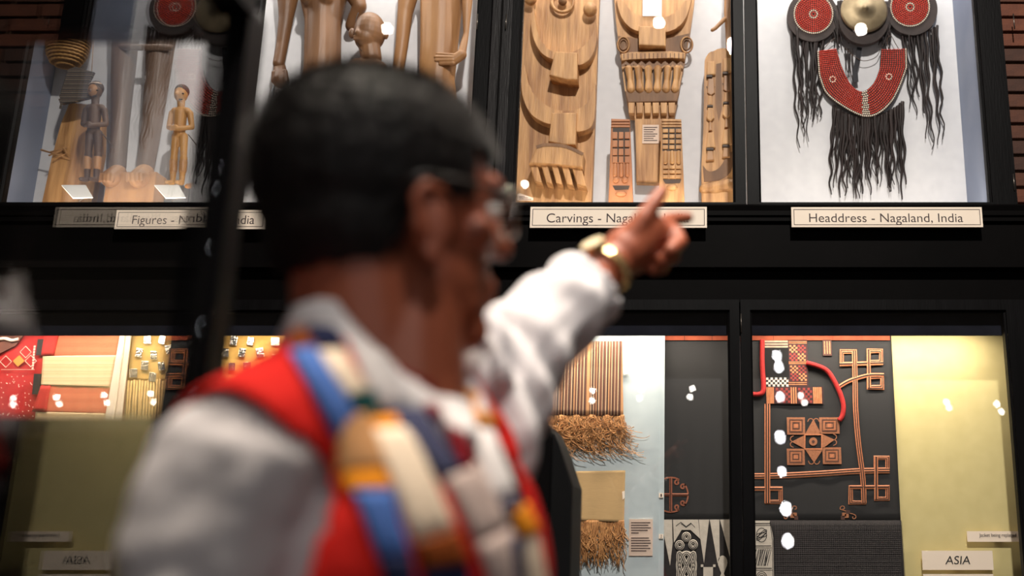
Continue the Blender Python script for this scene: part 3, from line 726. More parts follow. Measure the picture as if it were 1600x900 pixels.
blob('left_leg', [('c', 196, 60, 19, 192, 120, 17), ('c', 192, 120, 17, 188, 190, 13.5), ('c', 188, 190, 13.5, 184, 262, 12), ('c', 196, -60, 20, 196, 60, 20)], 3.19, M_FIG_D, t, .0035, 3)
blob('right_leg', [('c', 252, 60, 21, 246, 120, 18), ('c', 246, 120, 18, 238, 190, 15), ('c', 238, 190, 15, 227, 262, 13), ('c', 256, -60, 21, 252, 60, 21)], 3.19, M_FIG_D, t, .0035, 3)
tube('ribbed_belt', [W(187 + 40 * (1 - math.cos(a)), 74, 3.17 - .03 * math.sin(a)) for a in [i * math.pi / 16 for i in range(17)]], .012, M_FIG_D, t, 8)
blob('foot', [('c', 184, 270, 13, 182, 284, 15, 0, -.03)] + [('c', 172 + k * 6, 282, 3.4, 171 + k * 6, 291, 3, -.055) for k in range(4)], 3.18, M_FIG_L, t, .0025, 2)
blob('foot', [('c', 226, 270, 14, 226, 284, 16, 0, -.03)] + [('c', 214 + k * 7, 282, 3.8, 214 + k * 7, 291, 3.2, -.058) for k in range(4)], 3.18, M_FIG_L, t, .0025, 2)
poly('block', [(168, 268), (244, 268), (236, foot(3.15)), (157, foot(3.15))], 3.15, .07, M_FIG_L, t, .004)
t = empty('orange_pod', W(301, 297, 3.1)); tag(t, 'small orange dried pod lying near the front of the figures bay', 'pod')
blob('pod', [('c', 293, 291, 4, 304, 290, 5), ('c', 304, 290, 5, 312, 288, 3.5)], 3.1, mat('orange_pod_skin', (206, 130, 46), (224, 154, 66), .5, scale=20), t, .002, 2)
q_ = W(302, 295, 3.1); box('stand', q_.x - .008, q_.x + .008, 3.09, 3.11, zb - .003, q_.z, M_ACRYL, t)
tube('pod_stalk', [W(311, 288, 3.1), W(316, 285, 3.1)], .0012, M_WOOD_D, t, 4)
for (x, y, lab) in ((120, 300, 'white tilted label card at the feet of the dark striped-cloth figure'), (265, 300, 'white tilted label card at the feet of the ochre figure')):
    t = empty('label_card', W(x, 314, 3.07)); tag(t, lab, 'label')
    Y = 3.06
    a, b, c, d = W(x - 24, y - 11, Y + .03), W(x + 14, y - 11, Y + .03), W(x + 25, y + 8, Y), W(x - 6, y + 9, Y)
    n_ = Vector((0, .002, -.003))
    from_py('card', [a, b, c, d, a + n_, b + n_, c + n_, d + n_], [(0, 1, 2, 3), (7, 6, 5, 4), (0, 4, 5, 1), (1, 5, 6, 2), (2, 6, 7, 3), (3, 7, 4, 0)], M_CARDW, t)
    tube('wire_stand', [W(x + 6, y + 4, Y + .012), W(x + 10, y + 11, Y + .012), W(x + 4, y + 14, Y + .012), (W(x + 4, y + 14, Y).x, Y + .012, zb - .0005)], .0015, M_IRON, t, 5)

# ------------------------------------------------------------------ headdress
YH = 3.25
hd = empty('headdress', W(1348, 310, YH)); tag(hd, 'red beaded headdress with brass disc and long dark hair hanging on white lining', 'headdress')
M_BEADR = mat('red_glass_beads', (196, 44, 30), (222, 74, 48), .3, scale=140)
M_BEADW = mat('white_shell_beads', (226, 210, 190), (240, 226, 208), .4, scale=100)
M_LEATHER = mat('dark_hide', (36, 28, 27), (54, 42, 39), .8, scale=30, bump=.3, bscale=90)
def bead_mesh(name, pts, r, mats, parent):
    oct_v = [(1, 0, 0), (-1, 0, 0), (0, 1, 0), (0, -1, 0), (0, 0, 1), (0, 0, -1)]
    oct_f = [(0, 2, 4), (2, 1, 4), (1, 3, 4), (3, 0, 4), (2, 0, 5), (1, 2, 5), (3, 1, 5), (0, 3, 5)]
    bm = bmesh.new(); bmesh.ops.create_icosphere(bm, subdivisions=1, radius=1)
    bv = [v.co.copy() for v in bm.verts]; bf = [tuple(v.index for v in f.verts) for f in bm.faces]; bm.free()
    V, F, MI = [], [], []
    for p, mi in pts:
        o = len(V); V += [p + q * r for q in bv]; F += [tuple(i + o for i in f) for f in bf]; MI += [mi] * len(bf)
    return stuff(from_py(name, V, F, mats, parent, True, MI))
def disc_prism(name, cx, cy, r, Y, d, m, parent, seg=40, bev=.002, ry=None):
    return poly(name, [(cx + r * math.cos(2 * math.pi * k / seg), cy + (ry or r) * math.sin(2 * math.pi * k / seg)) for k in range(seg)], Y, d, m, parent, bev)
for sx, (cx, cy, dx, dy) in (('l', (1271, 22, -1, 3)), ('r', (1422, 11, 3, 4))):
    d = disc_prism('ear_disc', cx + dx, cy + dy, 40, YH - .008, .02, M_LEATHER, hd)
    pts = []
    s = SZ(YH, 20); r = 3.0
    while r < 33:
        n = int(2 * math.pi * r / 3.1)
        for k in range(n):
            a = 2 * math.pi * (k + .5 * (int(r) % 2)) / n
            pts.append((W(cx + r * math.cos(a), cy + r * 1.0 * math.sin(a), YH - .011), 1 if (r > 29.5 or 5.5 < r < 6.5) else 0))
        r += 3.0
    bead_mesh('beadwork', pts, 1.34 * s, [M_BEADR, M_BEADW], d)
# brass disc, domed
c = W(1350, 17, YH - .04); s = SZ(YH, 17); V, F = [], []
pr = [(0, .030), (.10, .030), (.14, .024), (.17, .020), (.55, .016), (.86, .008), (.93, .006), (1.0, .004), (1.0, -.006)]
for r, h in pr[1:]:
    for k in range(40):
        a = 2 * math.pi * k / 40; V.append(c + Vector((36 * s * r * math.cos(a), -h, 36 * s * r * math.sin(a))))
V.append(c + Vector((0, -.031, 0)))
for i in range(len(pr) - 2):
    for k in range(40): F.append((i * 40 + k, i * 40 + (k + 1) % 40, (i + 1) * 40 + (k + 1) % 40, (i + 1) * 40 + k))
for k in range(40): F.append((len(V) - 1, (k + 1) % 40, k))
from_py('brass_disc', V, F, M_BRASS, hd, True)
disc_prism('backing_disc', 1350, 30, 39, YH - .03, .02, M_LEATHER, hd)
# beaded collar
inn = sm([(1307, 77), (1311, 90), (1315.5, 104), (1329, 131), (1346.7, 143), (1364, 131), (1374.5, 107), (1376, 92), (1377, 78)], 8)
out = sm([(1277, 81), (1278, 103), (1281, 124), (1297, 153), (1353, 183), (1392, 162), (1415.5, 113), (1417.5, 95), (1417, 77)], 8)
def resample(pts, n):
    P = [Vector(p) for p in pts]; L = [0]
    for a, b in zip(P, P[1:]): L.append(L[-1] + (b - a).length)
    o = []
    for i in range(n):
        q = L[-1] * i / (n - 1); j = max(k for k in range(len(L)) if L[k] <= q + 1e-9); j = min(j, len(P) - 2)
        u = (q - L[j]) / max(L[j + 1] - L[j], 1e-9); o.append(P[j].lerp(P[j + 1], min(u, 1)))
    return o
I, O = resample(inn, 61), resample(out, 61)
cb = poly('beaded_collar', [(p.x, p.y) for p in O] + [(p.x, p.y) for p in I[::-1]], YH - .006, .014, M_LEATHER, hd)
pts = []
ncol = 12
for j in range(ncol):
    u = (j + .5) / ncol
    row = [I[i].lerp(O[i], u) for i in range(61)]
    L = sum((a - b).length for a, b in zip(row, row[1:])); n = int(L / 3.05)
    for i, p in enumerate(resample([(q.x, q.y) for q in row], n)):
        mid = abs(p.x - 1352 - (p.y - 160) * .06) < 5.0 and p.y > 138
        pts.append((W(p.x, p.y, YH - .008), 1 if (j == ncol - 1 or mid) else 0))
pts += [(W(c_[0] + 4.4 * math.cos(q_ * math.pi / 4), c_[1] + 4.4 * math.sin(q_ * math.pi / 4), YH - .0105), 1) for c_ in ((1301, 124), (1389, 120)) for q_ in range(8)]
bead_mesh('beadwork', pts, 1.34 * SZ(YH, 120), [M_BEADR, M_BEADW], cb)
ribbon('black_strap', [(1343, 74), (1339, 100), (1336, 110), (1337.5, 128.5)], 8, YH - .004, mat('black_strap_cloth', (24, 24, 30), None, .8), hd, h=.002)
M_CORD = mat('brown_cord', (74, 58, 48), None, .8)
tube('cord', px_curve([(1320, 74), (1330, 84), (1345, 94), (1358, 94), (1370, 88), (1376, 76)], YH - .008), .0014, M_CORD, hd, 5)
tube('cord', px_curve([(1388, 76), (1386, 62), (1392, 56), (1398, 66), (1404, 76)], YH - .008), .0014, M_CORD, hd, 5)
tube('cord', px_curve([(1288, 76), (1296, 66), (1304, 60)], YH - .008), .0014, M_CORD, hd, 5)
rh = random.Random(11)
def lock(x0, y0, x1, y1, w, amp, parent, Y):
    ph = rh.uniform(0, 6); n = 22; wl = rh.uniform(34, 58)
    p = []
    for i in range(n + 1):
        u = i / n; y = y0 + (y1 - y0) * u
        x = x0 + (x1 - x0) * u + amp * u ** .6 * math.sin(ph + y / wl * 6.283) + amp * .4 * math.sin(ph * 2 + y / 17)
        p.append(W(x, y, Y))
    tube('hair_lock', p, w * SZ(Y, y0) * .5, M_HAIR, parent, 5, taper=lambda u: (1 - .7 * u ** 2))
for k in range(15):
    x = 1237 + k * 3.4 + rh.uniform(-1, 1)
    lock(x, 46 + (2 if 2 < k < 12 else -4), 1247 + k * 2.0 + rh.uniform(-6, 6), rh.uniform(170, 236), rh.uniform(3, 6.5), rh.uniform(1.5, 3.5), hd, YH + rh.uniform(-.006, .008))
for k in range(13):
    x = 1411 + k * 4.5 + rh.uniform(-1, 1)
    lock(x, 52 - max(0, k - 7) * 2.4, 1420 + k * 4.6 + rh.uniform(-4, 4), rh.uniform(150, 234), rh.uniform(2.2, 5), rh.uniform(1.5, 3.2), hd, YH + rh.uniform(-.006, .008))
for k in range(44):
    x = 1303 + k * 2.45 + rh.uniform(-1, 1); y0 = 160 + 24 * (1 - ((x - 1352) / 56) ** 2)
    lock(x, y0, 1296 + k * 2.8 + rh.uniform(-5, 5), rh.uniform(262, 312), rh.uniform(3, 6.5), rh.uniform(1, 3), hd, YH + rh.uniform(-.004, .008))
for k in range(16):
    x = rh.uniform(1298, 1318); lock(x, rh.uniform(0, 20), x + rh.uniform(-6, 10), rh.uniform(50, 78), rh.uniform(5, 8), 2, hd, YH + rh.uniform(-.006, .004))
    x = rh.uniform(1380, 1394); lock(x, rh.uniform(0, 20), x + rh.uniform(-10, 2), rh.uniform(50, 78), rh.uniform(4, 7), 2, hd, YH + rh.uniform(-.006, .004))
for k in range(4):
    lock(1320 + k * 4, 76, 1326 + k * 2, 120 + 6 * k, 2.5, 1.5, hd, YH)
# ================================================================== textiles in the lower case
YC = YL - .006
def cloth(name, pts, Y, m, parent, th=.003, wav=.004, nx=26, nz=20, seed=0, lam=24):
    """hanging cloth between four pixel corners (tl, tr, br, bl), gently rippled, with thickness"""
    tl, tr, br, bl = [Vector(p) for p in pts]; V, F = [], []
    for side in (0, 1):
        for j in range(nz + 1):
            for i in range(nx + 1):
                u, v = i / nx, j / nz
                p = tl.lerp(tr, u).lerp(bl.lerp(br, u), v)
                w = W(p.x, p.y, Y)
                w.y += -wav * (.5 + .5 * math.sin(p.x / lam * 6.28 + seed + v * 1.5)) * (.3 + .7 * v) + (th if side else 0)
                V.append(w)
    N = (nx + 1) * (nz + 1); q = nx + 1
    for j in range(nz):
        for i in range(nx):
            a = j * q + i; F.append((a, a + q, a + q + 1, a + 1)); F.append((N + a, N + a + 1, N + a + q + 1, N + a + q))
    for i in range(nx): F.append((i, i + 1, N + i + 1, N + i)); a = nz * q + i; F.append((a + 1, a, N + a, N + a + 1))
    for j in range(nz): a = j * q; F.append((a + q, a, N + a, N + a + q)); a = j * q + nx; F.append((a, a + q, N + a + q, N + a))
    return from_py(name, V, F, m, parent, True)

# ---- striped cloth with curly fringe
t = empty('striped_cloth', W(890, 720, YP)); tag(t, 'brown and cream striped bark cloth with a long curly fringe on pale blue panel', 'textile')
TAN, BRN, CRM = (210, 154, 102), (116, 70, 49), (220, 182, 140)
DRK = (78, 46, 34)
pat = [(0, BRN), (.05, CRM), (.075, DRK), (.11, BRN), (.15, TAN), (.24, BRN), (.27, CRM), (.295, DRK), (.35, CRM), (.37, BRN), (.43, TAN), (.45, DRK), (.50, CRM), (.525, BRN), (.60, CRM), (.62, DRK), (.66, BRN), (.70, CRM), (.73, DRK), (.78, TAN), (.81, BRN), (.86, CRM), (.885, DRK), (.92, BRN), (.96, CRM), (.98, DRK)]
M_STRIPE = woven('striped_bark_cloth', pat, 0, .110, 700, contrast=.2)
cloth('cloth', [(812, 533), (972, 533), (974, 650), (805, 648)], YP - .008, M_STRIPE, t, nz=12, wav=.003)
rf = random.Random(5)
V, F = [], []
M_FR = mat('raffia_fringe', (160, 108, 62), (206, 152, 96), .7, scale=60)
def frayed(xa, xb, ya, yb0, yb1, n, curl, Y, r, drift=0):
    V, F = [], []
    for k in range(n):
        x = rf.uniform(xa, xb); p = []; y1 = rf.uniform(yb0, yb1); ph = rf.uniform(0, 6.28); dx = rf.uniform(-1, 1) * curl * 1.6 + drift * (x - xa) / (xb - xa)
        m_ = 15; a1 = rf.uniform(.3, 1) * curl; fr = rf.uniform(5, 14)
        for i in range(m_):
            u = i / (m_ - 1)
            p.append(W(x + dx * u * u + a1 * u * math.sin(ph + fr * u), ya + (y1 - ya) * u + .7 * a1 * u * math.cos(ph + fr * u), Y) + Vector((0, -.012 * u * (.5 + .5 * math.sin(ph * 3)), 0)))
        v, f = tube_geo(p, r * rf.uniform(.7, 1.2), 3); o = len(V); V += v; F += [tuple(i + o for i in g) for g in f]
    return V, F
V, F = frayed(805, 975, 648, 668, 716, 520, 17, YP - .008, .0010, 10)
stuff(from_py('fringe', V, F, M_FR, t, True))
# ---- small beige cloth
t = empty('beige_cloth', W(930, 890, YP)); tag(t, 'small plain beige cloth with knotted fringe below the striped cloth', 'textile')
M_BEI = woven('beige_cloth_weave', [(0, (208, 172, 120)), (.5, (209, 173, 121))], 2, .02, 900, contrast=.15)
cloth('cloth', [(868, 737), (977, 735), (975, 816), (864, 812)], YP - .008, M_BEI, t, wav=.006, lam=50)
V, F = frayed(866, 975, 813, 840, 890, 300, 5, YP - .009, .0014)
stuff(from_py('fringe', V, F, M_FR, t, True))
for k, (x, y) in enumerate(((978, 582), (976, 777))):
    tg = empty('number_tag', W(x, y, YP)); tag(tg, ('tiny cream tag clipped to the right edge of the striped cloth', 'tiny cream tag clipped to the right edge of the beige cloth')[k], 'tag')
    poly('tag_paper', [(x - 4, y - 9), (x, y - 10), (x + (5 if k == 0 else 0), y + 1), (x - 3, y + 4)], YP - .012, .003, M_CARD, tg)
# ---- information label
t = empty('text_label', W(1001, 868, YP)); tag(t, 'pinkish printed text label on the pale blue panel beside the beige cloth', 'label')
card('label_card', 982.5, 811, 1020, 868.5, YP - .004, .004, M_CARDP, t)
for k, (y, w) in enumerate([(816, 30), (820, 27), (824, 31), (828, 26), (832, 12), (840, 28), (844, 30), (848, 31), (852, 27), (856, 30), (860, 24)]):
    card('text_line', 986, y, 986 + w, y + 1.3, YP - .0048, .0008, M_INK, t)
for k, (y, s) in enumerate(((774, '1'), (838, '2'))):
    tg = empty('number_tag', W(1033, y, YP)); tag(tg, ('tiny square tag level with the circular emblem on the edge of the pale blue panel', 'tiny square tag level with the printed label on the edge of the pale blue panel')[k], 'tag')
    card('tag_card', 1029.5, y - 3.5, 1036.5, y + 3.5, YP - .006, .004, M_CARD, tg)
    text('lettering', s, 1032, 1034.2, y + 2.2, 4.5, YP - .006, M_INK, tg)

# ---- charcoal hanging with circular emblem
M_ORG = mat('rust_border', (150, 66, 40), (174, 84, 52), .8, scale=30)
M_EMB = mat('copper_thread', (176, 104, 66), (198, 126, 84), .6, scale=200)
M_EMBD = mat('dark_copper_thread', (62, 38, 31), (82, 50, 39), .7, scale=200)
M_DK = woven('charcoal_weave', [(0, (16, 15, 17)), (.5, (17, 16, 18))], 2, .012, 900, contrast=.2)
t = empty('charcoal_hanging', W(1090, 812, YL)); tag(t, 'charcoal cloth with half-hidden rust circular emblem between blue panel and door frame', 'textile')
cloth('cloth', [(1036, 530), (1142, 530), (1144, 815), (1036, 815)], YC, M_DK, t, .003, .002)
for k in range(3): card('border_patch', [1030, 1070, 1113][k], 523, [1069.3, 1112.3, 1150][k], 531.5, YC - .006, .003, M_ORG, t)
cxe, cye = 1048, 773
Ye = YC - .004
M_EM2 = mat('rust_thread', (132, 72, 50), (158, 92, 64), .7, scale=150)
ribbon('emblem_cross', [(cxe - 24, cye), (cxe + 27, cye)], 4.5, Ye, [M_EM2, M_EMBD], t, 3)
ribbon('emblem_cross', [(cxe, cye - 26), (cxe, cye + 26)], 4.5, Ye - .001, [M_EM2, M_EMBD], t, 3)
def spiral(cx, cy, r0, a0, a1, n=16): return [(cx + r0 * (1 - .7 * i / n) * math.cos(a0 + (a1 - a0) * i / n), cy + r0 * (1 - .7 * i / n) * math.sin(a0 + (a1 - a0) * i / n)) for i in range(n + 1)]
for sg in (1, -1):
    arc = [(cxe + 27 * math.cos(a), cye + sg * 27 * math.sin(a)) for a in [R(2 + i * 5) for i in range(8)]]
    ribbon('emblem_scroll', arc[:8] + spiral(cxe + 19, cye + sg * 12.5, 4.5, R(20) * sg, R(430) * sg), 2.4, Ye - .0005, [M_EM2], t)
    arc = [(cxe + 27 * math.cos(a), cye + sg * 27 * math.sin(a)) for a in [R(118 - i * 7) for i in range(9)]]
    ribbon('emblem_scroll', arc + spiral(cxe + 10, cye + sg * 19, 4.5, R(60) * sg, R(430) * sg), 2.4, Ye - .0008, [M_EM2], t)
# ---- appliqué cloth beneath it
M_APW = mat('applique_cream', (196, 186, 172), (212, 202, 188), .9, scale=60, bump=.2, bscale=300)
t = empty('applique_cloth', W(1090, 1000, YL)); tag(t, 'black cloth with cream applique spikes and knot below the circular emblem', 'textile')
cloth('cloth', [(1036, 811), (1146, 811), (1150, 1000), (1036, 1000)], YC - .008, mat('black_applique_ground', (42, 39, 40), (52, 48, 48), .95, scale=60), t, .003, .001)
Ya = YC - .013
for pts in ([(1030, 812), (1050, 812), (1051, 848), (1047, 884), (1035, 824)], [(1051.5, 812), (1091, 812), (1094, 842), (1079, 828), (1065, 828), (1053, 848)], [(1092, 812), (1108, 812), (1100, 880), (1094, 840)], [(1109, 812), (1124, 812), (1124.5, 872), (1121, 880)], [(1125, 812), (1143, 812), (1143, 880)]):
    poly('applique_spike', pts, Ya, .002, M_APW, t)
def lines(name, path, w, n=1): ribbon(name, path, w, Ya - .0006, [M_APW, MATS['black_applique_ground']] if n > 1 else M_APW, t, n, h=.001)
M_AG = MATS['black_applique_ground']
for i, (cx, cy) in enumerate(((1072.5, 839), (1062, 852), (1083, 851))):
    ribbon('knot_loop', [(cx + 4.4 * math.cos(2 * math.pi * k / 20), cy + 5.0 * math.sin(2 * math.pi * k / 20)) for k in range(20)], 6, Ya - .0004 - .0003 * i, [M_APW, M_AG], t, 5, closed=True)
ribbon('knot_strand', [(1072.5 + 12.5 * math.sin(2 * a), 884 + 20 * math.cos(3 * a + .0)) for a in [i * 2 * math.pi / 90 for i in range(90)]], 6.5, Ya - .0018, [M_APW, M_AG], t, 5, h=.001, closed=True)
ribbon('knot_strand', [(1072.5 + 14 * math.cos(a), 884 + 21 * math.sin(a)) for a in [i * 2 * math.pi / 40 for i in range(40)]], 5, Ya - .001, [M_APW, M_AG], t, 3, h=.001, closed=True)
ribbon('knot_strand', [(1064, 818), (1072, 824), (1080, 818), (1086, 824)], 1, Ya - .0006, M_INKK, t); ribbon('knot_strand', [(1056, 822), (1064, 816), (1072, 823), (1080, 817)], 1, Ya - .0006, M_INKK, t)
poly('applique_square', [(1099, 886), (1114, 886), (1114, 930), (1099, 930)], Ya, .002, M_APW, t)
for c in (1097, 1116): poly('applique_corner', [(c - 2, 882), (c + 2, 882), (c + 2, 886), (c - 2, 886)], Ya, .002, M_APW, t)
poly('applique_leaf', [(1129 + 7.5 * math.cos(a), 879 + 11 * math.sin(a)) for a in [R(-200 + 20 * i) for i in range(12)]] + [(1131, 896), (1135, 905), (1123, 905), (1127, 896)], Ya, .002, M_APW, t)

# ---- embroidered robe
t = empty('embroidered_robe', W(1290, 812, YL)); tag(t, 'charcoal robe with copper interlaced squares, star motif and red braid', 'textile')
cloth('cloth', [(1168, 530), (1391.5, 530), (1407, 815), (1170, 815)], YC, M_DK, t, .003, .003, nx=30, lam=60)
xs = [1170, 1209, 1256, 1302, 1348, 1391]
for a, b in zip(xs, xs[1:]): card('border_patch', a, 523, b - .8, 531.5, YC - .006, .003, M_ORG, t)
Yr = YC - .005
M_GAP = mat('band_ground', (34, 27, 27), None, .9)
def band(path, w=9, n=5, k=0): return ribbon('embroidered_band', path, w, Yr - .0006 * k, [M_EMB, M_GAP], t, n, h=.0010)
def loop(x0, y0, x1, y1, k=1):
    w = 6.5; h_ = w / 2
    return ribbon('embroidered_square', sq_path(x0 + h_, y0 + h_, x1 - h_, y1 - h_), w, Yr - .0006 * k, [M_EMB, M_GAP], t, 5, h=.0010, closed=True)
def midpts(p, k=4):
    o = []
    for a, b in zip(p, p[1:]):
        for i in range(k): o.append((a[0] + (b[0] - a[0]) * i / k, a[1] + (b[1] - a[1]) * i / k))
    return o + [p[-1]]
loop(1312, 546, 1339, 572); loop(1354, 545, 1380, 569); loop(1354, 585, 1381.5, 608.5); loop(1365, 712, 1390, 737); loop(1366, 758, 1390, 782.5); loop(1326, 758, 1353.5, 788.5); loop(1195, 760, 1223, 787.5)
band(midpts([(1312, 569), (1380, 567)]), 6.5, 3, 2); band(midpts([(1357, 547), (1358, 606)]), 6, 3, 3)
band(sm([(1335, 548), (1336, 590), (1337, 640), (1341, 690), (1348, 745), (1350, 786)]), 8, 5, 3)
band(sm([(1310, 605), (1325, 596), (1342, 590), (1360, 586), (1381, 586)]), 6, 3, 4)
band(sm([(1172, 744), (1220, 743), (1280, 740), (1340, 736), (1390, 735)]), 9, 5, 2)
band([(1199, 631), (1199, 680), (1199, 720), (1199, 786)], 9, 5, 4); band([(1172, 763.5), (1195, 763.5), (1222, 763.5)], 6.5, 3, 3)
band([(1328, 761), (1350, 761), (1388, 761)], 6, 3, 3); band([(1369, 714), (1369, 745), (1369, 780)], 6, 3, 4)
# woven panels
def checker(name, x0, y0, x1, y1, nx, ny, c1, c2, Y, rot=False):
    V, F, MI = [], [], []
    for j in range(ny + 1):
        for i in range(nx + 1): V.append(W(x0 + (x1 - x0) * i / nx, y0 + (y1 - y0) * j / ny, Y))
    for j in range(ny):
        for i in range(nx): F.append((j * (nx + 1) + i, j * (nx + 1) + i + 1, (j + 1) * (nx + 1) + i + 1, (j + 1) * (nx + 1) + i)); MI.append((i + j) % 2)
    return from_py(name, V, F, [c1, c2], t, False, MI)
M_PEACH = mat('peach_weave', (184, 110, 68), (204, 132, 86), .8, scale=100); M_MAR = mat('maroon_weave', (48, 22, 24), (62, 30, 30), .8, scale=100)
M_REDW = mat('red_weave', (124, 38, 36), (146, 50, 42), .8, scale=100)
card('woven_panel', 1232, 531, 1261, 604, Yr - .001, .003, M_MAR, t)
for (xa, ya, c1) in ((1233.5, 539, 0), (1246.5, 539, 1), (1233.5, 552, 1), (1246.5, 552, 0), (1234.5, 571, 0), (1247.5, 571, 1), (1235, 583, 1), (1248, 583, 0)):
    checker('woven_check', xa, ya, xa + 12.5, ya + 12, 4, 4, (M_PEACH, M_REDW)[c1], M_MAR, Yr - .0016)
for y in (533, 535.5, 565, 567.5, 597, 600): card('woven_stripe', 1232.5, y, 1260.5, y + 1.2, Yr - .0018, .001, M_PEACH, t)
card('woven_panel', 1197, 604.5, 1286, 631, Yr - .002, .003, M_MAR, t)
for x in [1198 + 2.4 * k for k in range(5)] + [1236, 1239.5, 1243] + [1271 + 2.8 * k for k in range(5)]: card('woven_stripe', x, 605, x + 1.3, 630.5, Yr - .0028, .001, M_PEACH, t)
checker('woven_check', 1212, 606, 1235, 629.5, 6, 6, M_REDW, M_MAR, Yr - .0028); checker('woven_check', 1247, 606, 1269, 629.5, 6, 6, M_REDW, M_MAR, Yr - .0028)
card('black_patch', 1195, 543, 1232, 591, Yr - .0012, .003, mat('black_velvet', (14, 13, 14), None, .95), t)
checker('woven_check', 1197, 590, 1232, 604, 10, 4, M_APW, M_INKK, Yr - .0018)
card('pale_strip', 1195, 532, 1231, 543, Yr - .002, .003, mat('pale_weave', (150, 132, 112), (170, 152, 130), .8, scale=100), t)
for y in (535, 539): card('woven_stripe', 1195, y, 1231, y + 1.2, Yr - .003, .001, M_MAR, t)
card('hanging_tab', 1286, 531, 1299, 555.5, Yr - .001, .003, M_EMBD, t); 
for x in (1288, 1292, 1296): card('woven_stripe', x, 533, x + 1, 553, Yr - .0016, .001, M_EMB, t)
M_BRAID = mat('red_braid_wool', (160, 22, 22), (184, 34, 30), .8, scale=120, bump=.3, bscale=300)
tube('red_braid', px_curve([(1191, 531), (1191, 570), (1193, 600), (1192, 612), (1186, 616), (1172, 616)], Yr - .006, 5), .0078, M_BRAID, t, 8)
tube('red_braid', px_curve([(1260, 567), (1275, 571), (1292, 579), (1304, 596), (1314, 618), (1318, 636), (1316, 650), (1311, 657)], Yr - .006, 5), .0078, M_BRAID, t, 8)
# star motif
M_EMBF = mat('peach_stitch', (146, 92, 62), (168, 110, 76), .8, scale=160)
for (x0, y0, x1, y1) in ((1230, 652, 1257.5, 679), (1281, 652, 1311, 677.5), (1230, 701, 1257, 726.5), (1286, 699, 1314, 725)):
    card('motif_square', x0, y0, x1, y1, Yr - .001, .003, M_EMBF, t)
    for ins, mm in ((4, M_EMBD), (6.5, M_EMB), (9, M_EMBD)): ribbon('motif_ring', sq_path(x0 + ins, y0 + ins, x1 - ins, y1 - ins), 1.3, Yr - .0018, mm, t, closed=True)
    card('motif_heart', (x0 + x1) / 2 - 3, (y0 + y1) / 2 - 3, (x0 + x1) / 2 + 3, (y0 + y1) / 2 + 3, Yr - .002, .001, M_EMB, t)
for pts in ([(1271, 655), (1283, 678), (1258, 678)], [(1272, 723), (1258, 702), (1286, 702)], [(1237, 690), (1257, 680), (1257, 701)], [(1304, 687), (1284, 678), (1285, 701)]):
    poly('motif_triangle', pts, Yr - .001, .003, M_EMBF, t)
ribbon('motif_frame', sq_path(1257.5, 679, 1284, 701.5), 2, Yr - .0016, M_EMB, t, closed=True)
disc_prism('motif_disc', 1270.7, 690, 6.5, Yr - .001, .003, M_EMBF, t, 20, .0005); disc_prism('motif_heart', 1270.7, 690, 2.4, Yr - .0016, .001, M_EMBD, t, 14, 0)
for (x, y, ax, ay) in ((1271, 657, 0, -1), (1272, 722, 0, 1), (1238, 690, -1, 0), (1304, 687, 1, 0)):
    for sg in (-1, 1):
        q = [(x, y), (x + ax * 3 + ay * sg * 3, y + ay * 3 + ax * sg * 3), (x + ax * 2 + ay * sg * 7, y + ay * 2 + ax * sg * 7), (x - ax * 2 + ay * sg * 9, y - ay * 2 + ax * sg * 9)]
        ribbon('motif_hook', sm(q, 4), 1.3, Yr - .0006, M_EMBF, t)
for (x, sg) in ((1236, 1), (1325, -1)):
    for (dx, dy) in ((0, 0), (6, 4), (2, 6), (8, 9)): card('checker_patch', x + sg * dx - 3, 800 + dy - 3, x + sg * dx + 3, 800 + dy + 3, Yr - .001, .002, M_EMBD if dx in (0, 8) else M_EMBF, t)
    ribbon('scroll', [(x - sg * 1, 800)] + spiral(x + sg * 2 + (4 if sg > 0 else -6), 794, 4.5, R(160), R(470)), 1.3, Yr - .0008, M_EMBF, t)
    ribbon('scroll', [(x - sg * 2, 802), (x - sg * 8, 803)] + spiral(x - sg * 9, 808, 4.2, R(-90), R(220) * 1), 1.3, Yr - .0008, M_EMBF, t)
# ---- checked cloth below
M_CHK = mat('grey_check_ground', (36, 33, 34), (46, 42, 42), .95, scale=40)
t = empty('checked_cloth', W(1300, 1000, YL)); tag(t, 'dark grey finely checked cloth hanging below the embroidered robe', 'textile')
cloth('cloth', [(1170, 813), (1408, 813), (1420, 1010), (1170, 1010)], YC - .012, M_CHK, t, .003, .004, nx=40, lam=70)
V, F = [], []
rc = random.Random(2)
M_TH = mat('grey_thread', (72, 68, 68), None, .9)
Yt = YC - .0165
for k in range(66):
    x = 1211 + k * 3.05 + rc.uniform(-.5, .5); b = W(x + .0, 815, Yt)
    V2, F2 = tube_geo([W(x, 815, Yt), W(x + (x - PPX) * .028, 960, Yt)], .0006, 3); o = len(V); V += V2; F += [tuple(i + o for i in g) for g in F2]
for k in range(44):
    y = 817 + k * 3.2 + rc.uniform(-.5, .5)
    V2, F2 = tube_geo([W(1210, y, Yt), W(1408, y, Yt)], .0005, 3); o = len(V); V += V2; F += [tuple(i + o for i in g) for g in F2]
stuff(from_py('check_threads', V, F, M_TH, t))
t = empty('interlace_strip', W(1195, 1000, YL)); tag(t, 'narrow cream strip of black interlace pattern at the left edge of the checked cloth', 'textile')
poly('strip', [(1172, 813.5), (1203, 813.5), (1208, 840), (1211, 1000), (1172, 1000)], YC - .022, .003, M_APW, t)
Yi = YC - .0226
for y in (818, 853, 888, 923):
    ribbon('pattern_line', [(1174, y), (1204 + (y - 818) * .03, y)], 1.4, Yi, M_INKK, t)
    ribbon('pattern_line', [(1174, y + 3), (1205 + (y - 818) * .03, y + 3)], 1, Yi, M_INKK, t)
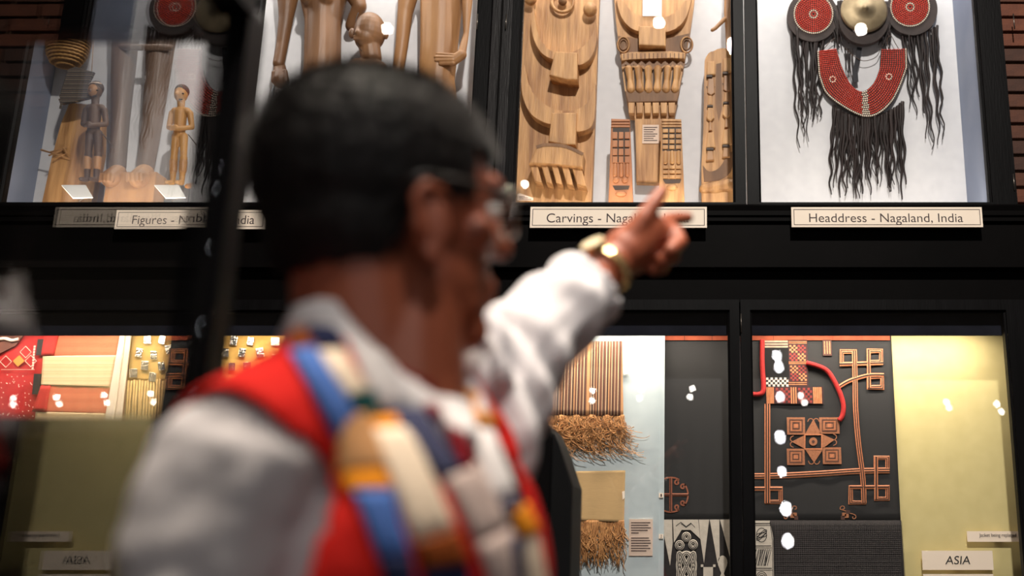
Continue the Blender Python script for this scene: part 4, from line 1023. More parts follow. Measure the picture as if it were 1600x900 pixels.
for k in range(7):
    ribbon('pattern_line', [(1182 + k * 3.4, 858), (1182 + k * 3.4 - 8 + 2 * (k % 3), 884)], 1.1, Yi, M_INKK, t)
    ribbon('pattern_line', [(1181 + k * 3, 884), (1181 + k * 3 + 6, 858)], .9, Yi - .0004, M_INKK, t)
for k in range(4):
    ribbon('pattern_loop', [(1190 + 8 * math.cos(a + k), 836 + (11 - 2.5 * k) * math.sin(a)) for a in [i * math.pi / 8 for i in range(16)]], 1.1, Yi - .0002 * k, M_INKK, t, closed=True)
ribbon('pattern_line', [(1203, 815), (1207, 845), (1208.5, 950)], 1, Yi, M_INKK, t)
for k in range(3): ribbon('pattern_loop', [(1190 + (9 - 2 * k) * math.cos(a), 905 + (12 - 3 * k) * math.sin(a)) for a in [i * math.pi / 8 for i in range(16)]], 1.1, Yi, M_INKK, t, closed=True)

# ---- labels on the yellow panel
def wall_label(label, x0, y0, x1, y1, Y, words, tx0, tx1, base, cap, m, shear=0):
    e = empty('panel_label', W((x0 + x1) / 2, y1, Y)); tag(e, label, 'label')
    b = card('label_card', x0, y0, x1, y1, Y, .004, m, e)
    card('standoff', (x0 + x1) / 2 - 6, (y0 + y1) / 2 - 3, (x0 + x1) / 2 + 6, (y0 + y1) / 2 + 3, Y + .004, YL - Y - .0045, M_CARDP, e)
    if words: text('lettering', words, tx0, tx1, base, cap, Y, M_INKK if cap > 7 else M_INK, b, shear)
wall_label('white label reading Jacket being replaced on the yellow panel', 1512, 830, 1606, 846.5, YL - .02, 'Jacket being replaced', 1530, 1588, 838.6, 5.2, M_CARD)
wall_label('cream label reading ASIA near the foot of the yellow panel', 1442, 860.5, 1550.5, 890.5, YL - .03, 'ASIA', 1477, 1516, 881.5, 12.5, M_CARD, .15)
wall_label('cream label just showing its top edge under the ASIA label', 1444, 897, 1552, 925, YL - .03, '', 0, 0, 0, 0, M_CARD)

# ------------------------------------------------------------------ left textiles
YT = YL - .012
t = empty('red_jacket', W(20, 660, YT)); tag(t, 'bright red jacket with white stitched diamonds at the far left of the lower case', 'textile')
M_RED = mat('red_wool', (176, 26, 26), (196, 38, 34), .85, scale=30, bump=.2, bscale=300)
cloth('cloth', [(-110, 520), (92, 520), (60, 800), (-110, 800)], YT, M_RED, t, .004, .006, lam=60)
M_WST = mat('white_stitching', (232, 214, 196), None, .8)
M_YST = mat('amber_stitching', (222, 140, 54), None, .8)
Yj = YT - .008
poly('amber_diamond', [(30, 555), (38, 564), (28, 573), (20, 564)], Yj, .002, M_YST, t)
for (cx, cy, r) in ((9, 565, 9), (40, 550, 9), (48, 564, 9)):
    V, F = [], []
    p = [(cx + r * dx, cy + r * dy) for dx, dy in ((0, -1), (1, 0), (0, 1), (-1, 0))]
    for a, b in zip(p, p[1:] + p[:1]):
        for k in range(6):
            q = (a[0] + (b[0] - a[0]) * k / 6, a[1] + (b[1] - a[1]) * k / 6); r_ = (a[0] + (b[0] - a[0]) * (k + .6) / 6, a[1] + (b[1] - a[1]) * (k + .6) / 6)
            v, f = tube_geo([W(*q, Yj), W(*r_, Yj)], .0014, 4); o = len(V); V += v; F += [tuple(i + o for i in g) for g in f]
    stuff(from_py('stitched_diamond', V, F, M_WST, t))
for k in range(9): card('stitch', 52.4 - k * .4, 540 + k * 4.2, 55.4 - k * .4, 543 + k * 4.2, Yj, .002, M_WST, t)
V, F = [], []
for k in range(24):
    v, f = tube_geo([W(2 + k * 2.2, 577.5, Yj), W(3.2 + k * 2.2, 577.5, Yj)], .001, 4); o = len(V); V += v; F += [tuple(i + o for i in g) for g in f]
for k in range(60):
    x, y = rf.uniform(0, 56), rf.uniform(585, 655); v, f = tube_geo([W(x, y, Yj), W(x + 1, y + .6, Yj)], .0013, 4); o = len(V); V += v; F += [tuple(i + o for i in g) for g in f]
stuff(from_py('stitch_rows', V, F, M_WST, t))
poly('dark_collar', [(-20, 524), (36, 524), (24, 540), (0, 552), (-20, 556)], Yj - .002, .005, mat('brown_collar', (92, 52, 42), (112, 66, 50), .8, scale=30), t)
tube('white_bead_string', px_curve([(-6, 531), (8, 529), (18, 532), (29, 530)], Yj - .006), .006, M_BEADW, t, 6)
for (xa, ya, xb, yb) in ((57, 530, 70, 555), (51, 584, 64, 616)):
    poly('black_tab', [(xa + 2, ya), (xb, ya), (xb - 2, yb), (xa - 1, yb)], Yj - .003, .004, M_INKK, t)
t = empty('banded_shawl', W(130, 660, YT)); tag(t, 'orange shawl with one wide cream woven band beside the red jacket', 'textile')
M_ORC = woven('orange_cloth', [(0, (204, 92, 60)), (.5, (212, 100, 66))], 2, .03, 800, contrast=.15)
M_CRC = woven('cream_band_cloth', [(0, (226, 192, 148)), (.2, (212, 176, 132)), (.26, (226, 192, 148)), (.6, (206, 168, 126)), (.66, (230, 198, 156))], 2, .022, 800, contrast=.12)
Ys = YT - .016
cloth('upper_field', [(70, 518), (188, 518), (182, 556), (64, 556)], Ys, M_ORC, t, .004, .002)
cloth('red_selvedge', [(70, 518), (92, 518), (84, 556), (64, 556)], Ys - .003, M_RED, t, .002, .001, 4, 6)
cloth('cream_band', [(67, 556), (182, 555), (172, 605), (64, 602)], Ys - .002, M_CRC, t, .004, .002)
cloth('lower_field', [(64, 602), (172, 605), (165, 646), (56, 643)], Ys, M_ORC, t, .004, .002)
cloth('red_selvedge', [(64, 602), (79, 602), (72, 644), (50, 643)], Ys - .003, M_RED, t, .002, .001, 4, 6)
cloth('cream_hem', [(56, 643), (165, 646), (158, 700), (50, 700)], Ys - .001, M_CRC, t, .004, .002)
t = empty('cream_sash', W(180, 660, YT)); tag(t, 'narrow folded cream sash between the orange shawl and mirrored cloth', 'textile')
M_SASH = mat('cream_sash_cloth', (214, 196, 176), (228, 210, 190), .9, scale=12, stretch=(8, 8, 1))
cloth('sash_fold', [(188, 518), (196, 518), (171, 700), (156, 700)], Ys - .012, M_SASH, t, .006, .002, 4, 12)
cloth('sash_fold', [(196.5, 518), (205, 518), (184, 700), (172, 700)], Ys - .006, M_SASH, t, .006, .002, 4, 12)
t = empty('mirrored_cloth', W(260, 660, YT)); tag(t, 'ochre cloth sewn with small square mirrors above corded lower half', 'textile')
M_OCH = mat('ochre_cloth', (176, 136, 66), (194, 154, 80), .85, scale=40, bump=.2, bscale=300)
cloth('upper_cloth', [(206, 518), (470, 518), (470, 596), (200, 594)], YT - .004, M_OCH, t, .004, .003)
M_MIR = mat('mirror_glass', (222, 214, 200), (240, 236, 226), .12, metal=.9, scale=90, bump=.6, bscale=160)
rm = random.Random(9)
mp = [(230, 531), (253, 531), (217, 551), (240, 555), (226, 571), (252, 572), (208, 583), (238, 589), (264, 546), (264, 587), (342, 533), (365, 532), (391, 533), (352, 551), (378, 551), (406, 551), (340, 570), (362, 573), (430, 534), (386, 572), (285, 531), (300, 552), (318, 533), (316, 572), (282, 572), (430, 560)]
for (x, y) in mp:
    a = rm.uniform(-.25, .25); w, h = rm.uniform(5, 6.5), rm.uniform(6, 7.5)
    p = [(x + dx * w * math.cos(a) - dy * h * math.sin(a), y + dx * w * math.sin(a) + dy * h * math.cos(a)) for dx, dy in ((-1, -1), (1, -1), (1, 1), (-1, 1))]
    poly('mirror_piece', p, YT - .013, .004, M_MIR, t, .001)
M_CORDS = [mat('cord_tan', (166, 130, 74), (184, 148, 90), .85, scale=60), mat('cord_olive', (120, 92, 50), (138, 108, 62), .85, scale=60)]
cloth('lower_backing', [(200, 594), (470, 596), (470, 760), (184, 760)], YT - .002, M_CORDS[1], t, .003, .002)
for k in range(60):
    x = 201 + k * 4.45
    tube('cord', [W(x, 594 + rm.uniform(-2, 2), YT - .008), W(x - 3 + rm.uniform(-1, 1), 640, YT - .009), W(x - (x * -.018 + 12), 740, YT - .007)], .0032, M_CORDS[0], t, 5)
# ================================================================== glass case in the foreground, left
YG = 1.03
fc = empty('glass_case', (-1.0, 1.1, 0)); tag(fc, 'black framed freestanding glass case in the left foreground, blurred', 'display case')
M_FR2 = mat('black_case_frame', (6, 5, 6), (11, 10, 11), .4, scale=6, bump=.05, bscale=30, spec=.08)
pc = W(328, 270, YG); hw = 33 * SZ(YG, 270)
ztopc = W(345, -20, YG).z; zrail = W(345, 42, YG).z; zpan = W(345, 652, YG).z
# far frame: top rail turning down into the post with a rounded outer corner
xo, xi = pc.x + hw, pc.x - hw; xl = -2.1
outl = [(xl, ztopc)] + [(xo - .03 + .03 * math.sin(R(a)), ztopc - .03 + .03 * math.cos(R(a))) for a in range(0, 91, 15)] + [(xo, .05), (xi, .05)] + \
       [(xi, zrail - .012)] + [(xi - .012 + .012 * math.cos(R(a)), zrail - .012 + .012 * math.sin(R(a))) for a in range(15, 91, 25)] + [(xl, zrail)]
bm = bmesh.new(); bm_prism(bm, [(x, YG, z) for x, z in outl], .04, .004); bm_obj('far_frame', bm, M_FR2, fc)
box('far_panel', xl, xi, YG + .006, YG + .03, .05, zpan - .012, M_FR2, fc)
tube('panel_rail', [(xl, YG, zpan - .010), (xi, YG, zpan - .010)], .012, mat('steel_rail', (70, 70, 74), None, .22, metal=.7), fc, 12)
box('glass_pane', xl, xi + .004, YG + .014, YG + .02, zpan - .01, zrail + .004, M_GLASS, fc)
# side pane running back towards the viewer, almost square to the wall
dirv = Vector((math.cos(R(90)), math.sin(R(90)), 0)); nrm = Vector((dirv.y, -dirv.x, 0))
p1 = Vector((-.512, YG - .002, 0)); p0 = p1 - dirv * 1.1
V = []
for off in (0, .006):
    for p, z in ((p0, .06), (p1, .06), (p1, ztopc - .03), (p0, ztopc - .03)): V.append(p - nrm * off + Vector((0, 0, z)))
from_py('side_pane', V, [(0, 1, 2, 3), (7, 6, 5, 4), (0, 4, 5, 1), (1, 5, 6, 2), (2, 6, 7, 3), (3, 7, 4, 0)], glass_mat('side_glass', 1.55), fc)
def beam(name, a, b, w, h):
    a, b = Vector(a), Vector(b); d = (b - a).normalized(); s = Vector((0, 0, 1)).cross(d).normalized() * w / 2; u = Vector((0, 0, h / 2))
    V = [a - s - u, a + s - u, a + s + u, a - s + u, b - s - u, b + s - u, b + s + u, b - s + u]
    return from_py(name, V, [(0, 1, 2, 3), (7, 6, 5, 4), (0, 4, 5, 1), (1, 5, 6, 2), (2, 6, 7, 3), (3, 7, 4, 0)], M_FR2, fc)
beam('side_rail', p0 + Vector((0, 0, ztopc - .02)), p1 + Vector((0, 0, ztopc - .02)), .04, .04)
beam('side_sill', p0 + Vector((0, 0, .05)), p1 + Vector((0, 0, .05)), .04, .10)
box('near_post', p0.x - .045, p0.x, p0.y - .04, p0.y + .01, 0, ztopc, M_FR2, fc)
box('case_lid', xl, pc.x - hw, p0.y, YG, ztopc - .005, ztopc + .02, M_FR2, fc)
box('case_floor', xl, pc.x - hw, p0.y, YG, 0, .05, M_FR2, fc)

# ================================================================== black cabinet behind the person
YK = 2.1
k = empty('black_kiosk', W(830, 900, YK)); k.location.z = 0; tag(k, 'black rounded-corner cabinet standing behind the person under the striped cloth', 'cabinet')
a = W(768, 655, YK); b = W(862, 655, YK); zt_ = a.z
ol = [(a.x, 0), (b.x, 0)] + [(b.x - .028 + .028 * math.cos(R(q)), zt_ - .028 + .028 * math.sin(R(q))) for q in range(0, 91, 15)] + [(a.x, zt_)]
bm = bmesh.new(); bm_prism(bm, [(x, YK, z) for x, z in ol], .06, .006); bm_obj('front_panel', bm, M_FR2, k)
c1 = W(862, 700, YK); c2 = W(892, 757, YK)
ol = [(b.x - .08, 0), (W(890, 900, YK).x, 0), (c2.x, c2.z), (W(870, 690, YK).x, W(870, 690, YK).z), (W(856, 662, YK).x, W(856, 662, YK).z), (b.x - .08, zt_ - .01)]
bm = bmesh.new(); bm_prism(bm, [(x, YK + .03, z) for x, z in ol], .20, .004); bm_obj('side_body', bm, mat('black_grey_plastic', (8, 8, 9), (14, 14, 15), .5, scale=6, spec=.15), k)
box('lid_strip', a.x, b.x - .025, YK - .004, YK + .06, zt_ - .003, zt_ + .006, mat('grey_edge', (58, 56, 56), None, .5), k)
poly('brown_patch', [(770, 682), (817, 682), (815, 714), (770, 714)], YK - .002, .004, mat('brown_patch', (92, 56, 26), None, .6), k)

# ================================================================== lamps that show in the glass
lr = empty('lamp_rail', (0, -1.5, 2.3)); tag(lr, 'row of small paired lamps mirrored as white dots in the lower glass', 'lamp')
M_BULB = emit('lamp_bulb', (255, 250, 240), 60)
YV = 2 * 3.0155 + 1.5
def mirror(x, y, b, pane): p = W(x, y, 2 * pane + b); return Vector((p.x, -b, p.z))
dots = [(20, 622, 20, 632), (88, 620, 92, 631), (162, 617, 167, 629), (235, 615, 240, 628), (850, 610, 852, 625), (926, 610, 925, 626), (1002, 608, 999, 622), (1082, 607, 1078, 620), (1251, 618, 1257, 629), (1479, 628, 1483, 637), (1558, 631, 1565, 643)]
zs = []
for (x0, y0, x1, y1) in dots:
    for (x, y) in ((x0, y0), (x1, y1)):
        p = mirror(x, y, 1.5, 3.013); zs.append(p)
        V, F = ell_geo(p, ((.018, 0, 0), (0, .018, 0), (0, 0, .018)), 20, 12)
        from_py('bulb', V, F, M_BULB, lr, True)
xa, xb = min(p.x for p in zs), max(p.x for p in zs); za = max(p.z for p in zs) + .04
box('rail', xa - .1, xb + .1, -1.56, -1.52, za, za + .03, M_FR2, lr)
for p in zs: tube('bulb_stem', [p + Vector((0, -.018, 0)), (p.x, -1.535, p.z), (p.x, -1.54, za + .01)], .005, M_FR2, lr, 6)
ch_ = empty('hanging_lamp_string', (0, -1.5, 2.6)); tag(ch_, 'vertical string of frosted lamps mirrored over the embroidered robe', 'lamp')
M_FROST = emit('frosted_bulb', (250, 250, 255), 55)
prev = None
for (x, y, r) in ((1214, 556, 9), (1217, 573, 9), (1219, 620, 8), (1219, 683, 10), (1222, 737, 8), (1228, 795, 11), (1231, 845, 11)):
    p = mirror(x, y, 1.5, 3.013); s = r * SZ(YV) * .9
    V, F = ell_geo(p, ((s * .75, 0, s * .2), (0, s * .6, 0), (-s * .2, 0, s)), 20, 14)
    from_py('frosted_lamp', V, F, M_FROST, ch_, True)
    if prev is not None: tube('lamp_wire', [prev, p], .003, M_FR2, ch_, 4)
    prev = p
tube('lamp_wire', [mirror(1214, 556, 1.5, 3.013), mirror(1214, 556, 1.5, 3.013) + Vector((0, 0, 3.0))], .003, M_FR2, ch_, 4)
M_SPOT = emit('spot_face', (255, 246, 228), 160)
spots = [(605, 45, 10, 'flaring beside the bald wooden bust'), (1030, 35, 11, 'flaring over the tapered carving'), (1345, 46, 11, 'flaring over the brass disc'), (820, 288, 6, 'flaring at the foot of the wide plank')]
for (x, y, r, w) in spots:
    b_ = 1.0; p = mirror(x, y, b_, 3.0185)
    e = empty('ceiling_spotlight', (p.x, p.y, p.z)); tag(e, 'black ceiling spotlight mirrored in the upper glass, ' + w, 'lamp')
    aim = (Vector((p.x * .5, 3.0, 2.4)) - p).normalized(); s_ = aim.orthogonal().normalized(); q_ = aim.cross(s_); rr = r * SZ(7.0) * .8
    V, F = [], []
    for i, (rad, off) in enumerate(((rr, 0), (rr * 1.15, .004), (rr * 1.15, -.12), (rr * .6, -.15), (.001, -.152))):
        for kk in range(20): g = 2 * math.pi * kk / 20; V.append(p + aim * off + s_ * rad * math.cos(g) + q_ * rad * math.sin(g))
    for i in range(4):
        for kk in range(20): F.append((i * 20 + kk, i * 20 + (kk + 1) % 20, (i + 1) * 20 + (kk + 1) % 20, (i + 1) * 20 + kk))
    from_py('spot_housing', V, F, M_FR2, e, True)
    V = [p + aim * .001 + s_ * rr * math.cos(2 * math.pi * kk / 20) + q_ * rr * math.sin(2 * math.pi * kk / 20) for kk in range(20)]
    from_py('spot_lens', V, [tuple(range(20))], M_SPOT, e)
    tube('spot_stem', [p - aim * .08, (p.x, p.y - .08, 5.6)], .008, M_FR2, e, 8)
# ================================================================== the person
pe = empty('person'); tag(pe, 'blurred person in red vest and white shirt pointing at the carvings sign', 'person')
def cap(a, b, ra, rb): return capsule_geo(a, b, ra, rb)
HC = W(612, 338, .92)                                 # centre of the head
yaw, tilt = R(36), R(4)
HS = 1.07
hF = Vector((math.cos(yaw) * math.cos(tilt), math.sin(yaw) * math.cos(tilt), math.sin(tilt)))
hL = Vector((-math.sin(yaw), math.cos(yaw), 0)); hU = hF.cross(hL)
def H(f, l, u): return HC + (hF * f + hL * l + hU * u) * HS
def hell(f, l, u, sf, sl, su): return ell_geo(H(f, l, u), (hF * sf * HS, hL * sl * HS, hU * su * HS))
Sr = W(384, 735, .775); Sl = Vector((Sr.x + .104, 1.06, Sr.z + .015))
tL = (Sl - Sr); tL.z = 0; tL.normalize(); tF = Vector((tL.y, -tL.x, 0)); tU = Vector((0, 0, 1))
MID = (Sr + Sl) / 2 + tF * .02
def T(f, l, z): return Vector((MID.x, MID.y, 0)) + tF * f + tL * l + tU * z
def tell(f, l, z, sf, sl, su): return ell_geo(T(f, l, z), (tF * sf, tL * sl, tU * su), 28, 18)
ZS = MID.z
def torso(g):
    return [tell(.020, 0, ZS - .11, .097 + g, .155 + g, .16 + g), tell(.042, 0, ZS - .29, .122 + g, .145 + g, .185 + g), tell(.01, 0, ZS - .46, .11 + g, .16 + g, .14 + g),
            cap(Sr + tL * .03, Sl - tL * .03, .055 + g, .055 + g), cap(Sr + Vector((0, 0, .01)), T(-.02, -.03, ZS + .07), .045 + g, .05 + g), cap(Sl + Vector((0, 0, .01)), T(-.02, .03, ZS + .07), .045 + g, .05 + g)]
elbL = W(806, 552, 1.15); wriL = W(948, 420, 1.26)
elbR = Sr + Vector((-.045, -.02, -.29)); wriR = elbR + Vector((.10, -.02, -.23))
NB = T(-.02, 0, ZS + .04)
def PT(x, y, Y): return W(x, y, Y)
YHd = 1.28
def hand_left():
    g = []; s = SZ(YHd, 370)
    P = lambda x, y, d=0: W(x, y, YHd + d)
    g.append(cap(wriL, P(972, 398), .027, .030)); g.append(cap(P(978, 392), P(1012, 362, .012), .033, .028)); g.append(cap(P(985, 402, .02), P(1022, 380, .03), .027, .024))
    # thumb
    g += [cap(P(985, 372, -.012), P(1006, 340, -.016), .017, .0135), cap(P(1006, 340, -.016), P(1022, 317, -.012), .0125, .0115), cap(P(1022, 317, -.012), P(1034, 299, -.006), .0115, .009)]
    # index, pointing on towards the case
    g += [cap(P(1020, 356, .012), P(1046, 344, .045), .0135, .0115), cap(P(1046, 344, .045), P(1062, 341, .07), .0112, .0102), cap(P(1062, 341, .07), P(1076, 340, .092), .0100, .0082)]
    # three curled fingers
    for i, (x0, y0, x1, y1, x2, y2, x3, y3, r) in enumerate(((1024, 366, 1054, 362, 1062, 378, 1048, 390, .0118), (1020, 382, 1046, 386, 1052, 400, 1036, 408, .0115), (1010, 398, 1032, 406, 1036, 418, 1020, 422, .0102))):
        d = .012 + .012 * i
        g += [cap(P(x0, y0, d), P(x1, y1, d + .02), r * 1.15, r), cap(P(x1, y1, d + .02), P(x2, y2, d), r, r * .95), cap(P(x2, y2, d), P(x3, y3, d - .018), r * .95, r * .82)]
    return g
def hand_right():
    g = []; a = wriR; d = (wriR - elbR).normalized(); s = d.orthogonal().normalized()
    side = Vector((0, 1, 0)); k0 = a + d * .09
    g.append(cap(a, k0, .026, .032)); g.append(cap(a + d * .05 + side * .02, k0 + side * .025, .02, .02)); g.append(cap(a + d * .05 - side * .02, k0 - side * .025, .02, .018))
    for i, L_ in enumerate((.070, .080, .074, .058)):
        b0 = k0 + side * (.032 - .021 * i); b1 = b0 + d * L_ * .55; b2 = b1 + (d + Vector((.5, 0, -.1))).normalized() * L_ * .5
        g += [cap(b0, b1, .0095, .009), cap(b1, b2, .009, .0075)]
    b0 = a + d * .035 + side * .03; b1 = b0 + (d + side * .8).normalized() * .045; g += [cap(b0, b1, .014, .011), cap(b1, b1 + d * .03, .011, .0085)]
    return g
hipR, hipL = T(0, -.09, ZS - .50), T(0, .09, ZS - .50)
fR, fL = T(.02, -.11, .09), T(-.02, .12, .09)
kR, kL = T(.05, -.10, .47), T(.03, .11, .47)
geo = [hell(-.008, 0, .034, .097, .074, .092), hell(.012, 0, .018, .082, .070, .098), hell(.030, 0, -.050, .060, .056, .066), hell(.045, 0, -.075, .044, .046, .042),
       cap(H(.070, -.012, -.104), H(.070, .012, -.104), .019, .019), cap(H(.088, 0, .022), H(.108, 0, -.020), .009, .0125), cap(H(.092, -.012, -.024), H(.092, .012, -.024), .009, .009),
       cap(H(.080, -.035, .030), H(.080, .035, .030), .014, .014), cap(H(.060, -.045, -.020), H(.072, -.03, -.022), .020, .018), cap(H(.060, .045, -.020), H(.072, .03, -.022), .020, .018),
       cap(H(.086, -.018, -.062), H(.086, .018, -.062), .0085, .0085), cap(H(.084, -.016, -.074), H(.084, .016, -.074), .009, .009),
       cap(H(-.030, 0, -.045), NB + tU * .0, .062, .067), cap(H(.010, 0, -.065), NB + tF * .03, .056, .060)]
for s in (-1, 1):   # ears: helix, lobe
    geo += [ell_geo(H(.006, s * .076, -.026), (hF * .019 + hL * s * .006, hL * s * .0055 - hF * .002, hU * .030)), cap(H(-.010, s * .083, -.006), H(-.002, s * .084, .006), .0055, .0055), cap(H(-.002, s * .084, .006), H(.016, s * .080, .003), .0055, .005),
            cap(H(-.010, s * .083, -.006), H(-.006, s * .081, -.036), .0055, .0055), ell_geo(H(.007, s * .077, -.053), (hF * .010, hL * .0065, hU * .011))]
geo += torso(-.012) + [cap(Sr, elbR, .047, .040), cap(elbR, wriR, .039, .027), cap(Sl, elbL, .047, .038), cap(elbL, wriL, .037, .027)] + hand_left() + hand_right()
geo += [cap(hipR, kR, .075, .052), cap(kR, fR, .050, .036), cap(hipL, kL, .075, .052), cap(kL, fL, .050, .036), cap(fR, fR + tF * .14 - tU * .05, .036, .030), cap(fL, fL + tF * .14 - tU * .05, .036, .030)]
body = link('body', fuse('body', geo, .0036, 5), M_SKIN, pe, True)
# eyes
for s in (-1, 1):
    c = H(.0815, s * .031, .006); V, F = ell_geo(c, (hF * .0115, hL * .0115, hU * .0095)); ey = from_py('eye', V, F, mat('eye_white', (226, 218, 210), None, .2), pe, True)
    V, F = ell_geo(c + hF * .0085, (hF * .0035, hL * .005, hU * .005)); from_py('iris', V, F, mat('iris_brown', (44, 28, 20), None, .15), ey, True)
    tube('eyebrow', [H(.090, s * .016, .026), H(.088, s * .030, .031), H(.078, s * .047, .026)], .0035, M_HAIR, pe, 6)
# hair: short crop that thins out over the nape
hm = fuse('hair', [hell(-.018, 0, .038, .108, .085, .100), hell(.004, 0, .038, .094, .079, .100), hell(-.032, 0, -.012, .080, .073, .074)], .004, 5)
bm = bmesh.new(); bm.from_mesh(hm)
kill = []; fade = []
for v in bm.verts:
    d = (v.co - HC) / HS; f, l, u = d.dot(hF), abs(d.dot(hL)), d.dot(hU)
    if f > .055: line = .062 - .012 * (l / .08) ** 2
    elif f > .030: line = .004
    elif f > -.006: line = .004
    else: line = max(-.062, -.022 - 1.5 * (-.006 - f))
    n_ = noise.noise(v.co * 90) * .004
    if u + n_ < line:
        kill.append(v)
        if f < .03 and u > line - .038 and random.random() < .9 - (line - u) / .045: fade.append((v.co - v.normal * .006, v.normal.copy()))
    else: v.co += v.normal * (noise.noise(v.co * 140) * .0022)
bmesh.ops.delete(bm, geom=kill, context='VERTS')
# short tufts
rt = random.Random(4); bm.verts.ensure_lookup_table(); bm.normal_update()
for v in rt.sample(list(bm.verts), min(15000, len(bm.verts))):
    n_ = v.normal.copy(); d = (n_ + hF * .35 + Vector((rt.uniform(-.4, .4), rt.uniform(-.4, .4), rt.uniform(-.4, .4)))).normalized(); sd = d.orthogonal().normalized() * .0009
    u = (v.co - HC).dot(hU); L_ = rt.uniform(.005, .011) * (1.2 if u > .06 else .55)
    a = bm.verts.new(v.co - sd - n_ * .002); b = bm.verts.new(v.co + sd - n_ * .002); c = bm.verts.new(v.co + d * L_); bm.faces.new((a, b, c))
for p, n_ in fade:      # the fade towards the nape: single short hairs lying on the skin
    d = (n_ * .45 - hU + Vector((rt.uniform(-.4, .4), rt.uniform(-.4, .4), 0))).normalized(); sd = d.cross(n_).normalized() * .0011
    a = bm.verts.new(p - sd); b = bm.verts.new(p + sd); c = bm.verts.new(p + d * .007 + n_ * .002); bm.faces.new((a, b, c))
bm.to_mesh(hm); bm.free()
link('hair', hm, mat('cropped_black_hair', (12, 9, 9), (30, 24, 23), .6, scale=80, spec=.25), pe, True)
# eyeglasses
gl = empty('eyeglasses'); gl.parent = pe
M_RIM = mat('silver_rim', (168, 160, 150), None, .3, metal=.8); M_TEMPLE = mat('dark_temple', (40, 32, 28), None, .35)
for s in (-1, 1):
    c = H(.104, s * .033, .002)
    ring = [c + hL * (.0265 * math.copysign(abs(math.cos(a)) ** .7, math.cos(a))) + hU * (.019 * math.copysign(abs(math.sin(a)) ** .7, math.sin(a))) - hF * (.010 * abs(math.cos(a)) if math.cos(a) * s > 0 else 0) for a in [i * math.pi / 16 for i in range(32)]]
    tube('rim', ring, .0019, M_RIM, pe, 6, closed=True)
    from_py('lens', ring, [tuple(range(32))], glass_mat('lens_glass', 1.45), pe)
    tube('temple', [H(.094, s * .062, .010), H(.085, s * .073, .012), H(.045, s * .080, .014), H(0, s * .0815, .016), H(-.022, s * .081, .006)], .0030, M_TEMPLE, pe, 6)
    blob_g = ell_geo(H(.084, s * .0735, .011), (hF * .012, hL * .003, hU * .006)); from_py('hinge_plate', blob_g[0], blob_g[1], M_RIM, pe, True)
tube('bridge', [H(.104, -.008, .006), H(.108, 0, .009), H(.104, .008, .006)], .0018, M_RIM, pe, 6)
bpy.data.objects.remove(gl)

# ---- white shirt
M_SHIRT = mat('white_shirt_cotton', (206, 200, 202), (218, 212, 213), .85, scale=10, bump=.12, bscale=180, spec=.15)
cuff = elbL.lerp(wriL, .74)
sg = torso(.004) + [cap(Sr, elbR, .061, .058), cap(elbR, wriR - (wriR - elbR) * .1, .056, .042), cap(Sr + Vector((-.01, 0, .0)), Sr + Vector((-.018, -.005, -.06)), .061, .062),
      cap(Sl, elbL, .062, .060), cap(elbL, cuff, .059, .046), cap(W(742, 530, 1.09), W(738, 600, 1.05), .034, .040)]
sh = fuse('shirt', sg, .0045, 4)
co = np.empty(len(sh.vertices) * 3); sh.vertices.foreach_get('co', co); co = co.reshape(-1, 3)
no = np.empty(len(sh.vertices) * 3); sh.vertices.foreach_get('normal', no); no = no.reshape(-1, 3)
axL = (wriL - elbL).normalized()
for i in range(len(co)):
    p = Vector(co[i]); n_ = Vector(no[i])
    dl = abs((p - Sr).dot(tL))
    on_arm = (p - Sr).length < .45 and (p - MID).dot(tL) < -.12
    far_arm = (p - MID).dot(tL) > .13
    if on_arm:   # long drapes down the near sleeve
        a = noise.noise(Vector((p.x * 22, p.y * 22, p.z * 7 + p.x * 12))) * .011 + noise.noise(p * 38) * .004
        co[i] += n_ * a
    elif far_arm:
        a = math.sin(noise.noise(p * 7) * 5 + (p - elbL).dot(axL) * 95) * .0045 + noise.noise(p * 26) * .006
        co[i] += n_ * a
sh.vertices.foreach_set('co', co.ravel())
bm = bmesh.new(); bm.from_mesh(sh)
kill = [v for v in bm.verts if ((v.co - cuff).dot(axL) > .006 and (v.co - MID).dot(tL) > .10) or (v.co - (NB + tU * .045)).length < .064 or v.co.z < ZS - .52]
bmesh.ops.delete(bm, geom=kill, context='VERTS'); bm.to_mesh(sh); bm.free()
shirt = link('shirt', sh, M_SHIRT, pe, True)
md = shirt.modifiers.new('thick', 'SOLIDIFY'); md.thickness = .003; md.offset = 1
# collar band standing round the neck
V, F = [], []
n = 40
for j, (rr, z) in enumerate(((.078, .000), (.077, .030), (.080, .035), (.089, .028), (.100, -.008), (.097, -.010), (.085, .024))):
    for i in range(n + 1):
        a = -R(165) + R(330) * i / n
        d = tF * -math.cos(a) + tL * math.sin(a)
        front = max(0, -math.cos(a))
        V.append(NB + tF * (.010) + tU * (.068 + z - .088 * front + .012 * max(0, math.cos(a))) + d * (rr * (1 + .06 * front)))
q = n + 1
for j in range(6):
    for i in range(n): F.append((j * q + i, j * q + i + 1, (j + 1) * q + i + 1, (j + 1) * q + i))
from_py('collar', V, F, M_SHIRT, shirt, True)

